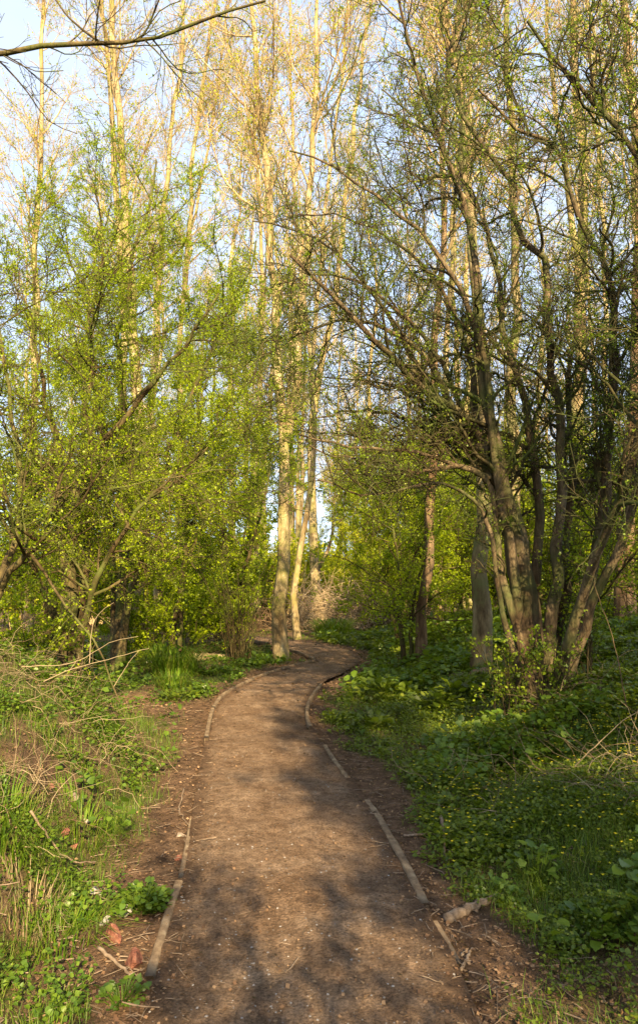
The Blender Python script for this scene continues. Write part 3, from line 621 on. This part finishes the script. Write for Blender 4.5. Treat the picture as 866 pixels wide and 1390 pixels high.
board('long edging board on the right nearest the viewer', [(577, 1232), (555, 1185), (536, 1150), (516, 1115), (498, 1089)], .045, .10, .022)
board('half-buried end of edging board at the bottom right', [(622, 1310), (606, 1280), (590, 1252)], .035, .08, .008)

# ================================================================== rubble
def lump(name, label, cat, px, py, Y, size, mat, group=None, flat=.7, seed=1, sink=.25, ang=None):
    import bmesh
    bm = bmesh.new(); bmesh.ops.create_icosphere(bm, subdivisions=4, radius=1)
    rr = random.Random(seed); planes = []
    for _ in range(9):
        v = unit(np.array([rr.gauss(0, 1) for _ in range(3)])); planes.append((v, rr.uniform(.38, .72)))
    for v in bm.verts:
        p = np.array(v.co)
        for n_, d in planes:
            k = p.dot(n_)
            if k > d: p = p-n_*(k-d)
        p = p*(1+.045*(float(vnoise(p[0]+seed, p[1]+p[2]*1.7, 5.))-.5)*2+.012*rr.uniform(-1, 1)); v.co = (p[0]*size*1.1, p[1]*size*.85, p[2]*size*flat)
    me = bpy.data.meshes.new(name); bm.to_mesh(me); bm.free(); me.materials.append(mat)
    o = bpy.data.objects.new(name, me); C.objects.link(o)
    p = at(px, py, Y); o.location = (p[0], Y, gz(p[0], Y)+size*flat*(.75-sink)); o.rotation_euler = (rr.uniform(-.3, .3), rr.uniform(-.3, .3), rr.uniform(0, 6))
    return tag(o, label, cat, group)
gb = 'broken brick and stone on the left bank'
lump('brick_lump', 'red brick lump, upper of the two big ones by the bottom left board', 'brick', 158, 1238, 3.45, .062, M['brick'], gb, .8, 1)
lump('brick_lump', 'red brick lump nearest the viewer at the bottom left', 'brick', 181, 1272, 3.2, .055, M['brick'], gb, .9, 2)
lump('brick_lump', 'orange brick piece at the far end of the bottom left board', 'brick', 226, 1188, 3.9, .05, M['brick'], gb, .6, 3)
lump('brick_lump', 'orange brick bit in the grass, left of a touching pair', 'brick', 88, 1119, 4.35, .038, M['brick'], gb, .8, 4)
lump('brick_lump', 'orange brick bit in the grass, right of a touching pair', 'brick', 102, 1122, 4.35, .032, M['brick'], gb, .8, 5)
lump('brick_lump', 'small brick chip high on the left bank', 'brick', 68, 1053, 4.6, .03, M['brick'], gb, .7, 6)
lump('brick_lump', 'flat reddish brick piece beside the left side of the path', 'brick', 243, 1136, 4.4, .035, M['brick'], gb, .4, 7)
lump('stone', 'rounded grey stone just above the red brick lumps', 'stone', 165, 1208, 3.7, .06, M['stone'], gb, .7, 8)
lump('stone', 'small grey stone left of the red brick lumps', 'stone', 143, 1226, 3.6, .032, M['stone'], gb, .7, 9)
lump('stone', 'pale stone touching the end of the bottom left board', 'stone', 237, 1197, 3.82, .04, M['palestone'], gb, .5, 10)
lump('stone', 'pale flat stone beside the left edge of the path', 'stone', 246, 1107, 4.8, .045, M['palestone'], gb, .35, 11)
lump('stone', 'dull stone half hidden in the left bank grass', 'stone', 130, 1175, 3.95, .04, M['stone'], gb, .6, 12)
lump('stone', 'brownish stone in the earth scar on the left bank', 'stone', 100, 1050, 4.8, .05, M['palestone'], gb, .6, 13)
lump('stone', 'second stone in the earth scar, lower down', 'stone', 118, 1075, 4.7, .035, M['palestone'], gb, .6, 14)
lump('stone', 'pale stone in the grass at the right foot of the bank', 'stone', 628, 1192, 4.2, .04, M['palestone'], None, .5, 15)
lump('stone', 'small white pebble at the bottom right corner of the path', 'pebble', 626, 1282, 3.3, .014, M['palestone'], None, .7, 16)
lump('stone', 'mossy brown stone among the plants left of the curved board', 'stone', 205, 900, 15., .16, M['stone'], None, .5, 17)

# ================================================================== sticks, logs
def stick(name, label, cat, pts, r0, r1, mat, group=None, fork=0, lift=.015):
    w = []
    for px, py, Y, *h in pts:
        p = at(px, py, Y); z = gz(p[0], Y) if path_dist([p[0]], [Y])[0] > 0 else .02
        w.append((p[0], Y, z+lift+(h[0] if h else 0)))
    P, R = stem_from([np.array(a) for a in w], r0, r1, 14, .03, 0)
    e0 = unit(P[0]-P[1]); e1 = unit(P[-1]-P[-2])
    Pc = np.vstack([P[:1]+e0*.002, P, P[-1:]+e1*.002]); Rc_ = np.r_[.0001, R, .0001]; parts = [tubes(Pc[None], Rc_[None], 7, .12)]
    if fork:
        A, B = grow(P[None], R[None], fork, (.3, .95), (40, 10), (.3, .12), False, 6, .6, .03, r1*.5, .25, 0., .3); A[..., 2] = np.maximum(A[..., 2], P[:, 2].min()); parts.append(tubes(A, B, 4))
    v, q = join(parts); o = np.array(w[0]); s = new_mesh(name, to_local(v, o), q, mat); s.location = o
    return tag(s, label, cat, group)
stick('stick', 'crooked pale stick standing out of the grass beside the right board', 'stick', [(598, 1140, 4.8, .10), (603, 1160, 4.6, .05), (605, 1182, 4.4)], .012, .008, M['dead'])
stick('dead_branch', 'grey rotten branch lying on the bare soil at the lower right', 'branch', [(608, 1240, 3.6), (640, 1225, 3.75), (680, 1213, 3.9)], .028, .018, M['dead'])
stick('stick', 'short stick lying near the bottom right corner of the path', 'stick', [(625, 1300, 3.15), (640, 1268, 3.35)], .009, .006, M['dead'], fork=1)
stick('stick', 'straight brown twig lying across the left bank grass', 'stick', [(40, 1150, 4.0, .12), (90, 1146, 4.1, .05), (134, 1143, 4.25, .03)], .007, .004, M['dead'])
stick('stick', 'slanting stick at the bottom left below the red bricks', 'stick', [(135, 1264, 3.3, .02), (160, 1278, 3.2), (180, 1290, 3.1)], .009, .006, M['dead'])
stick('stick', 'bent pale twig lying left of the path above the half-buried board', 'stick', [(250, 1060, 5.6, .06), (244, 1080, 5.3), (256, 1098, 5.0)], .007, .004, M['dead'], fork=2)
stick('stick', 'straight stick lying on the bare strip beside the long right board', 'stick', [(548, 1146, 4.75), (578, 1146, 4.75)], .009, .007, M['dead'])
stick('log', 'fallen log lying in front of the brush pile beyond the bend', 'log', [(455, 838, 34., .12), (490, 836, 34, .14), (540, 832, 34., .12)], .16, .12, M['bark_dark'])
stick('log', 'mossy log lying behind the grass tussock on the left', 'log', [(262, 896, 16.4, .05), (285, 895, 16.5, .06), (312, 893, 16.6, .05)], .12, .09, M['bark_moss'])
stick('log', 'half-rotted log by the foot of the big hawthorn', 'log', [(640, 900, 10.4, .05), (670, 897, 10.3, .06), (700, 894, 10.2, .05)], .09, .07, M['bark_dark'])

def tangle(name, label, cat, ctr, rx, ry, h, n, ln, r, mat, tilt=.5, group=None, k=3, lean=(0, 0)):
    """heap of dry stalks"""
    x = ctr[0]+np.clip(rng.normal(size=n), -1.25, 1.25)*rx*.5; y = ctr[1]+np.clip(rng.normal(size=n), -1.25, 1.25)*ry*.5; z = terrain(x, y)
    az = rng.random(n)*2*pi; el = np.abs(rng.normal(size=n))*tilt
    d = np.stack([np.cos(az)*np.cos(el)+lean[0], np.sin(az)*np.cos(el)+lean[1], np.sin(el)], 1); d = unit(d)
    m = 7; P = np.empty((n, m, 3)); P[:, 0] = np.stack([x, y, z+rng.random(n)*h], 1); st = (ln*(.4+.8*rng.random(n))/(m-1))[:, None]
    for j in range(1, m):
        d = unit(d+rng.normal(size=(n, 3))*.3+np.array([0, 0, -.09])); P[:, j] = P[:, j-1]+d*st
    zt = terrain(P[..., 0], P[..., 1]); P[..., 2] = np.maximum(P[..., 2], zt+.01)
    R = np.repeat((r*(.5+rng.random(n)))[:, None], m, 1)*np.linspace(1, .45, m)[None]
    v, q = tubes(P, R, k); o = np.array([ctr[0], ctr[1], gz(*ctr)]); b = new_mesh(name, to_local(v, o), q, mat); b.location = o
    return tag(b, label, cat, group)
def xy(px, Y): return ((px-433)/F*Y, Y)
gd = 'heaps of dry stalks on the banks'
tangle('dry_stalk_heap', 'pale heap of dry grass stalks on the crest of the left bank', 'dry stalks', xy(55, 6.1), 1.1, 1.2, .14, 260, .5, .0020, M['straw'], .45, gd, lean=(.5, -.1))
tangle('dry_stalk_heap', 'dry brown stems scattered down the middle of the left bank', 'dry stalks', xy(140, 6.), 1.0, 1.3, .06, 75, .45, .0024, M['straw'], .5, gd, lean=(.3, -.3))
tangle('dry_stalk_heap', 'tangle of dead bramble stems at the lower left corner', 'dry stalks', xy(30, 4.2), .34, .5, .08, 70, .45, .0022, M['straw'], .6, gd, lean=(.3, -.2))
tangle('dry_stalk_heap', 'pale dry stalks tangled at the right edge of the right bank', 'dry stalks', xy(850, 5.), .5, .9, .14, 130, .65, .0024, M['straw'], .6, gd, lean=(-.5, -.1))
tangle('dry_stalk_heap', 'few dry stems lying among the yellow flowers', 'dry stalks', xy(660, 5.6), .7, .9, .05, 60, .6, .0028, M['straw'], .4, gd, lean=(-.3, 0))
tangle('dry_stalk_heap', 'dry stems caught in the plants below the big hawthorn', 'dry stalks', xy(760, 7.4), .9, .7, .10, 80, .6, .0026, M['straw'], .5, gd, lean=(-.2, -.2))
tangle('brush_pile', 'sunlit pile of brushwood beyond the bend of the path', 'brush pile', xy(495, 29.), 4.2, 2.2, 1.3, 1000, 2.1, .011, M['straw_pale'], .8, None)
tangle('brush_pile', 'brown heap of cut brushwood left of the coppice bush', 'brush pile', xy(285, 27.), 4.5, 2.2, .6, 500, 1.8, .012, M['bark_dark'], .6, None)
tangle('brush_pile', 'low heap of twigs beside the mossy log on the left', 'brush pile', xy(305, 17.4), 1.3, .7, .2, 160, .7, .008, M['bark_left'], .4, None)
tangle('brush_pile', 'dark twiggy heap to the right of the sunlit pile', 'brush pile', xy(520, 30.), 2.6, 1.6, .5, 300, 1.5, .010, M['bark_dark'], .6, None)

# single arching dry canes
def cane(label, pts, r=.006, mat='straw'):
    P, R = stem_from([at(*p) for p in pts], r, r*.4, 14, .01, 0); v, q = tubes(P[None], R[None], 5)
    o = P[0].copy(); s = new_mesh('dry_cane', to_local(v, o), q, M[mat]); s.location = o; return tag(s, label, 'dry cane', 'single dry canes arching out of the banks')
cane('long pale cane reaching right from the straw heap, lower one', [(60, 925, 5.6), (105, 906, 5.6), (155, 893, 5.6), (203, 880, 5.6)], .004)
cane('long pale cane reaching right from the straw heap, upper one', [(30, 905, 5.9), (100, 900, 5.8), (150, 872, 5.8), (188, 864, 5.8)], .004)
cane('thin cane standing upright out of the straw heap', [(122, 900, 6.), (126, 850, 6.), (140, 828, 6.), (155, 818, 6.)], .004)
cane('forked-looking cane slanting over the side track', [(155, 932, 6.3), (175, 900, 6.3), (190, 882, 6.3)], .004)
cane('reddish bramble cane arching on the right bank below the sapling', [(850, 960, 6.2), (835, 880, 6.3), (815, 820, 6.4), (805, 790, 6.4)], .006, 'bark_dark')
cane('long dry cane at the right edge of the right bank', [(780, 1040, 5.3), (810, 1010, 5.2), (850, 975, 5.1), (880, 960, 5.)], .005)
cane('thin cane bending over the yellow flowers', [(825, 1110, 4.6), (810, 1080, 4.7), (790, 1060, 4.8), (775, 1048, 4.9)], .004)

# ================================================================== ground cover
def scatter(n, y0, y1, side=0, pw=1.0):
    """world positions, thinning out with distance"""
    y = y0*(y1/y0)**(rng.random(n)**pw); x = (rng.random(n)*2-1)*(.53*y+.6)
    if side < 0: x = -np.abs(x)
    if side > 0: x = np.abs(x)
    return x, y
def keepturf(x, y, f):
    pd = path_dist(x, y); k = (pd > .03) & (rng.random(len(x)) < f(x, y, pd)); return x[k], y[k]
def blades(x, y, h, w, bend=.5, lean=None):
    n = len(x); z = terrain(x, y); az = rng.random(n)*2*pi; d = np.stack([np.cos(az), np.sin(az), np.zeros(n)], 1)
    s = np.stack([-np.sin(az), np.cos(az), np.zeros(n)], 1); p = np.stack([x, y, z-.01], 1)
    b = (bend*(.3+rng.random(n)))[:, None]; h = h[:, None]; w = w[:, None]
    a = p; m = p+np.array([0, 0, 1])*h*.55+d*h*b*.35; t = p+np.array([0, 0, 1])*h*.9+d*h*b*1.05
    V = np.stack([a-s*w/2, a+s*w/2, m+s*w*.42, m-s*w*.42, t+s*w*.06, t-s*w*.06], 1).reshape(-1, 3)
    o = (np.arange(n)*6)[:, None, None]; Q = (o+np.array([[0, 1, 2, 3], [3, 2, 4, 5]])[None]).reshape(-1, 4)
    return V, Q
def grass_zone(x, y, pd):
    t = turf(x, y, pd)
    n = smooth(.42, .60, fbm(x+9, y-4, .8))
    left = x < 0
    g = np.where(left, .38+.6*n, .25+.6*n)
    right_patch = np.exp(-(((x-1.25)/.5)**2+((y-4.2)/.6)**2)); g = np.maximum(g, right_patch)
    lit = np.exp(-(((x+1.6)/1.6)**2+((y-14.)/2.3)**2)); g = np.maximum(g, lit*1.0)
    return np.clip(g*t, 0, 1)
x, y = scatter(420000, 2.4, 30)
x, y = keepturf(x, y, grass_zone)
sc_ = np.clip(y/7, 1, 3.2); hh = (.035+.10*rng.random(len(x))**1.8)*np.where(y > 10, .8, 1.)*(.6+.8*vnoise(x, y, 1.7))
v, q = blades(x, y, hh, .0030*sc_*(.7+.6*rng.random(len(x))), .7)
tag(new_mesh('grass', v, q, M['grass'], smooth_sh=False), 'green grass growing on both banks and beside the path', 'grass', kind='stuff')

def rosettes(x, y, size, nl, h, tmpl=HEART, up=.9):
    n = len(x); z = terrain(x, y); k = np.repeat(np.arange(n), nl); N = n*nl
    sz = size[k]*(.5+.9*rng.random(N)); az = rng.random(N)*2*pi
    off = np.stack([np.cos(az), np.sin(az), np.zeros(N)], 1)*(sz*(.2+1.3*rng.random(N)))[:, None]
    p = np.stack([x[k], y[k], z[k]], 1)+off; p[:, 2] += h[k]*(.15+.85*rng.random(N))
    d = off/np.maximum(sz[:, None], 1e-6)*.6+rng.normal(size=(N, 3))*.5; d[:, 2] = d[:, 2]*.5+.05
    roll = np.array([0, 0, 1.])+rng.normal(size=(N, 3))*.35
    return stamp(tmpl, p, frames(d, roll), sz)
def leaf_right(x, y, pd):
    return np.clip(turf(x, y, pd)*(.22+.78*smooth(.36, .52, fbm(x, y, 1.3)))*(.35+.65*smooth(.35, .5, fbm(x+5, y, 5.)))*(1-.75*np.exp(-(((x-1.25)/.45)**2+((y-4.1)/.5)**2))), 0, 1)
x, y = scatter(64000, 2.6, 26, 1); x, y = keepturf(x, y, leaf_right)
s_ = np.clip(y/6.5, .8, 2.6)
v, q = rosettes(x, y, (.017+.022*vnoise(x, y, .9))*s_, 7, .11*np.ones(len(x))*(.3+1.2*vnoise(x, y, 1.9)))
tag(new_mesh('ground_cover', v, q, M['leaf_ground'], smooth_sh=False), 'dark green leafy ground cover over the right bank', 'ground cover', kind='stuff')
# larger-leaved herbs
def herb_zone(x, y, pd): return turf(x, y, pd)*smooth(.50, .60, fbm(x-3, y+8, .9))*np.where(x < 0, .12, 1.)
x, y = scatter(9000, 3.2, 24); x, y = keepturf(x, y, herb_zone)
v, q = rosettes(x, y, .065*np.clip(y/8, .8, 2.), 9, .24*np.ones(len(x)))
tag(new_mesh('herb_layer', v, q, M['leaf_fresh'], smooth_sh=False), 'taller broad-leaved herbs standing above the ground cover', 'herbs', kind='stuff')
def weed_left(x, y, pd): return np.clip(turf(x, y, pd)*smooth(.42, .56, fbm(x+31, y+8, 1.3))*.9, 0, 1)
x, y = scatter(22000, 2.6, 20, -1); x, y = keepturf(x, y, weed_left)
v, q = rosettes(x, y, .026*np.clip(y/5.5, .8, 2.6), 7, .12*np.ones(len(x)))
tag(new_mesh('bank_weeds', v, q, M['leaf_fresh'], smooth_sh=False), 'small fresh green weeds mixed into the left bank grass', 'weeds', kind='stuff')
# celandines
def fl_zone(x, y, pd): return turf(x, y, pd)*np.clip(np.exp(-(((x-1.8)/1.0)**2+((y-5.6)/1.5)**2))*(.15+.85*smooth(.35, .65, fbm(x, y, 2.3)))*.95, 0, 1)
x = rng.uniform(.6, 3.2, 5200); y = rng.uniform(3.8, 9, 5200); x, y = keepturf(x, y, fl_zone)
n = len(x); z = terrain(x, y)+.09+.05*rng.random(n); k = np.repeat(np.arange(n), 7); N = len(k)
az = (np.tile(np.arange(7), n)*2*pi/7); d = np.stack([np.cos(az), np.sin(az), np.full(N, .45)], 1)
tilt = np.repeat(rng.normal(size=(n, 3))*.5, 7, 0); d = unit(d+tilt*.4)
PET = (np.array([[0, 0, 0], [.2, .5, 0], [0, 1, 0], [-.2, .5, 0]]), np.array([[0, 1, 2, 3]]))
v, q = stamp(PET, np.stack([x[k], y[k], z[k]], 1), frames(d, np.tile([0, 0, 1.], (N, 1))), np.full(N, .013))
tag(new_mesh('celandine_flowers', v, q, M['flower'], smooth_sh=False), 'scattering of small yellow star flowers on the right bank', 'flowers', kind='stuff')
# dead leaves and chips
def lit_zone(x, y, pd): return np.clip((1-turf(x, y, pd)*.6)*.9, 0, 1)
x, y = scatter(110000, 2.3, 34); pd = path_dist(x, y)
inside = pd < 0; pr = np.where(inside, np.where(pd > -.16, .34, .11), lit_zone(x, y, pd)); kk = rng.random(len(x)) < pr; x, y, pd = x[kk], y[kk], pd[kk]
z = np.where(pd < 0, pathz(x, y)+.006, terrain(x, y, pd)+.012); N = len(x)
d = rng.normal(size=(N, 3)); d[:, 2] *= .18; roll = np.array([0, 0, 1.])+rng.normal(size=(N, 3))*.35
v, q = stamp(LEAF, np.stack([x, y, z], 1), frames(d, roll), np.clip(y/7, .8, 2.4)*(.009+.022*rng.random(N)**1.8))
tag(new_mesh('leaf_litter', v, q, M['litter'], smooth_sh=False), 'dead brown leaves and chips littering the soil and path edges', 'leaf litter', kind='stuff')
x, y = scatter(5200, 2.4, 20); pd = path_dist(x, y); kk = rng.random(len(x)) < np.where(pd < -.12, .05, np.where(pd < .6, .9, .35)); x, y, pd = x[kk], y[kk], pd[kk]
N = len(x); z = np.where(pd < 0, pathz(x, y)+.004, terrain(x, y, pd)+.02); az = rng.random(N)*2*pi; L = .03+.12*rng.random(N)**2
P = np.empty((N, 4, 3)); P[:, 0] = np.stack([x, y, z], 1); dd = np.stack([np.cos(az), np.sin(az), rng.normal(size=N)*.06], 1)
for j in range(1, 4): dd = unit(dd+rng.normal(size=(N, 3))*np.array([.2, .2, .02])); P[:, j] = P[:, j-1]+dd*(L/3)[:, None]
v, q = tubes(P, np.repeat((.0012+.0018*rng.random(N))[:, None], 4, 1)*np.clip(y/6, 1, 2)[:, None], 4)
tag(new_mesh('twig_litter', v, q, M['dead']), 'short dead twigs scattered along the path and banks', 'twig litter', kind='stuff')
# pebbles pressed into the path
OCT = (np.array([[1, 0, 0], [0, 1, 0], [-1, 0, 0], [0, -1, 0], [0, 0, .6], [0, 0, -.6]]), np.array([[0, 1, 4], [1, 2, 4], [2, 3, 4], [3, 0, 4]]))
x, y = scatter(9000, 2.3, 16); pd = path_dist(x, y); kk = (pd < -.02) & (rng.random(len(x)) < .8); x, y = x[kk], y[kk]; N = len(x)
d = rng.normal(size=(N, 3)); d[:, 2] *= .1
v, q = stamp(OCT, np.stack([x, y, pathz(x, y)], 1), frames(d, np.tile([0, 0, 1.], (N, 1))+rng.normal(size=(N, 3))*.2), .0022+.007*rng.random(N)**3)
tag(new_mesh('path_grit', v, q, M['stone'], smooth_sh=False), 'small stones trodden into the path', 'grit', kind='stuff')

# tussocks and single plants
def tussock(label, px, Y, r, h, n, mat='grass', w=.006):
    cx, cy = xy(px, Y); a = rng.random(n)*2*pi; rr = r*.8*np.sqrt(rng.random(n)); x = cx+np.cos(a)*rr; y = cy+np.sin(a)*rr
    z = terrain(x, y); d = np.stack([np.cos(a), np.sin(a), np.zeros(n)], 1); s = np.stack([-np.sin(a), np.cos(a), np.zeros(n)], 1)
    hh = (h*(.5+.6*rng.random(n)))[:, None]; out = (r*(.1+.9*rng.random(n)**1.5))[:, None]; p = np.stack([x, y, z-.02], 1); up = np.array([0, 0, 1.])
    pts = [p, p+up*hh*.6+d*out*.25, p+up*hh*.95+d*out*.65, p+up*hh*.75+d*out*1.1]; ws = [w, w, w*.7, w*.1]
    V = np.stack([q_ for pp, ww in zip(pts, ws) for q_ in (pp-s*ww, pp+s*ww)], 1).reshape(-1, 3)
    o = (np.arange(n)*8)[:, None, None]; Q = (o+np.array([[0, 1, 3, 2], [2, 3, 5, 4], [4, 5, 7, 6]])[None]).reshape(-1, 4)
    b = np.array([cx, cy, gz(cx, cy)]); ob = new_mesh('grass_tussock', to_local(V, b), Q, M[mat], smooth_sh=False); ob.location = b
    return tag(ob, label, 'grass tussock', 'grass tussocks')
tussock('big dark grass tussock on the left beyond the worn side track', 237, 13.6, .62, .55, 420, w=.009)
tussock('long-bladed tussock beneath the trees past the bend', 452, 25., .8, .55, 300, w=.016)
tussock('small grass tussock beside the straight left board', 240, 11.6, .35, .3, 200, w=.007)
tussock('pale wispy tussock at the lower left', 60, 3.6, .22, .18, 120, 'straw', .0018)
tussock('fresh grass tussock on the left bank above the brick pair', 125, 4.6, .30, .16, 260, w=.0024)
tussock('fresh grass tussock at the very lower left', 15, 3.9, .32, .19, 300, w=.0028)
tussock('fresh grass clump on the flat left of the lower bricks', 100, 3.5, .28, .13, 260, w=.0028)
def leafplant(label, px, Y, r, h, n, size, mat='leaf_fresh', tmpl=HEART, name='leafy_plant'):
    cx, cy = xy(px, Y); a = rng.random(n)*2*pi; rr = r*np.sqrt(rng.random(n)); x = cx+np.cos(a)*rr; y = cy+np.sin(a)*rr
    hh = h*(.35+.65*rng.random(n))*(1-.5*(rr/r)**2); z = terrain(x, y)
    p = np.stack([x, y, z+hh], 1); d = np.stack([np.cos(a), np.sin(a), .1+rng.normal(size=n)*.25], 1)+rng.normal(size=(n, 3))*.4
    b = np.array([cx, cy, gz(cx, cy)]); root = thing(name, label, 'plant', tuple(b))
    v, q = stamp(tmpl, p, frames(d, np.array([0, 0, 1.])+rng.normal(size=(n, 3))*.3), size*(.6+.7*rng.random(n)))
    new_mesh('foliage', to_local(v, b), q, M[mat], root, smooth_sh=False)
    base = np.stack([cx+(x-cx)*.4, cy+(y-cy)*.4, z-.01], 1); P = np.stack([base, base*.4+p*.6+np.array([0, 0, .01]), p], 1)
    v, q = tubes(P, np.full((n, 3), .0022), 3); new_mesh('stem_clump', to_local(v, b), q, M[mat], root)
    return root
leafplant('round clump of small bright leaves beside the bottom left board', 204, 3.75, .15, .12, 260, .030)
leafplant('nettle-like plant with pale leaves above the rotten branch', 712, 4.1, .15, .24, 60, .05)
leafplant('low ivy-leaved plant at the lower right corner', 790, 3.5, .22, .12, 120, .05)
leafplant('second low leafy plant near the rotten branch', 665, 3.9, .12, .10, 80, .034)
leafplant('leafy herb clump at the bottom right edge', 850, 3.4, .2, .16, 120, .045)
leafplant('dark arum-like clump at the right edge of the path near the far bare patch', 495, 8.6, .28, .2, 120, .09, 'leaf_ground')
leafplant('broad-leaved clump behind the bare patch on the right bank', 520, 10.6, .45, .28, 160, .12, 'leaf_ground')
leafplant('dock-like clump under the mossy-footed tree', 610, 9.6, .5, .28, 180, .12, 'leaf_ground')
leafplant('dark leafy clump between the tussock and the curved board', 245, 10.6, .3, .16, 120, .07, 'leaf_ground')
leafplant('bright weed at the bottom left beneath the nearest brick', 185, 2.95, .10, .07, 70, .028)

# ================================================================== camera, sky, sun
cam = bpy.data.cameras.new('camera'); co = bpy.data.objects.new('camera', cam); C.objects.link(co)
co.location = (0, 0, CAMZ); co.rotation_euler = (radians(90)+PITCH, 0, 0)
cam.sensor_fit = 'VERTICAL'; cam.sensor_height = 36; cam.lens = F/1390*36; cam.clip_start = .05; cam.clip_end = 2000
bpy.context.scene.camera = co
SUN_EL, SUN_AZ = radians(29), radians(167)     # azimuth from +Y, clockwise: behind the viewer and a little to the right
w = bpy.data.worlds.new('World'); bpy.context.scene.world = w; w.use_nodes = True
t = w.node_tree; bg = t.nodes['Background']; sky = t.nodes.new('ShaderNodeTexSky'); sky.sky_type = 'NISHITA'; sky.sun_disc = False
sky.sun_elevation = SUN_EL; sky.sun_rotation = SUN_AZ; sky.air_density = 1.0; sky.dust_density = 2.0; sky.ozone_density = 1.0
cn = noise(t, 1.6, 6, .6, 'Generated', (1, 1, 2.2)); ck = ramp(t, cn, [(.30, (.45, .45, .45)), (.62, (.95, .95, .95))])
t.links.new(mixc(t, ck, sky.outputs[0], (1.55, 1.8, 2.25)), bg.inputs[0]); bg.inputs[1].default_value = .15
sd = np.array([sin(SUN_AZ)*cos(SUN_EL), cos(SUN_AZ)*cos(SUN_EL), sin(SUN_EL)])
from mathutils import Vector
l = bpy.data.lights.new('sun', 'SUN'); l.energy = 5.0; l.angle = radians(.5); l.color = (1.0, .78, .46)
lo = bpy.data.objects.new('sun', l); C.objects.link(lo); lo.rotation_euler = Vector(sd).to_track_quat('Z', 'Y').to_euler(); lo.location = (0, -5, 20)
s = bpy.context.scene
s.view_settings.view_transform = 'Standard'; s.view_settings.look = 'None'; s.view_settings.exposure = 1.95; s.view_settings.gamma = 1.0
s.cycles.max_bounces = 6; s.cycles.diffuse_bounces = 3; s.cycles.transmission_bounces = 3; s.cycles.glossy_bounces = 2
s.cycles.use_denoising = True
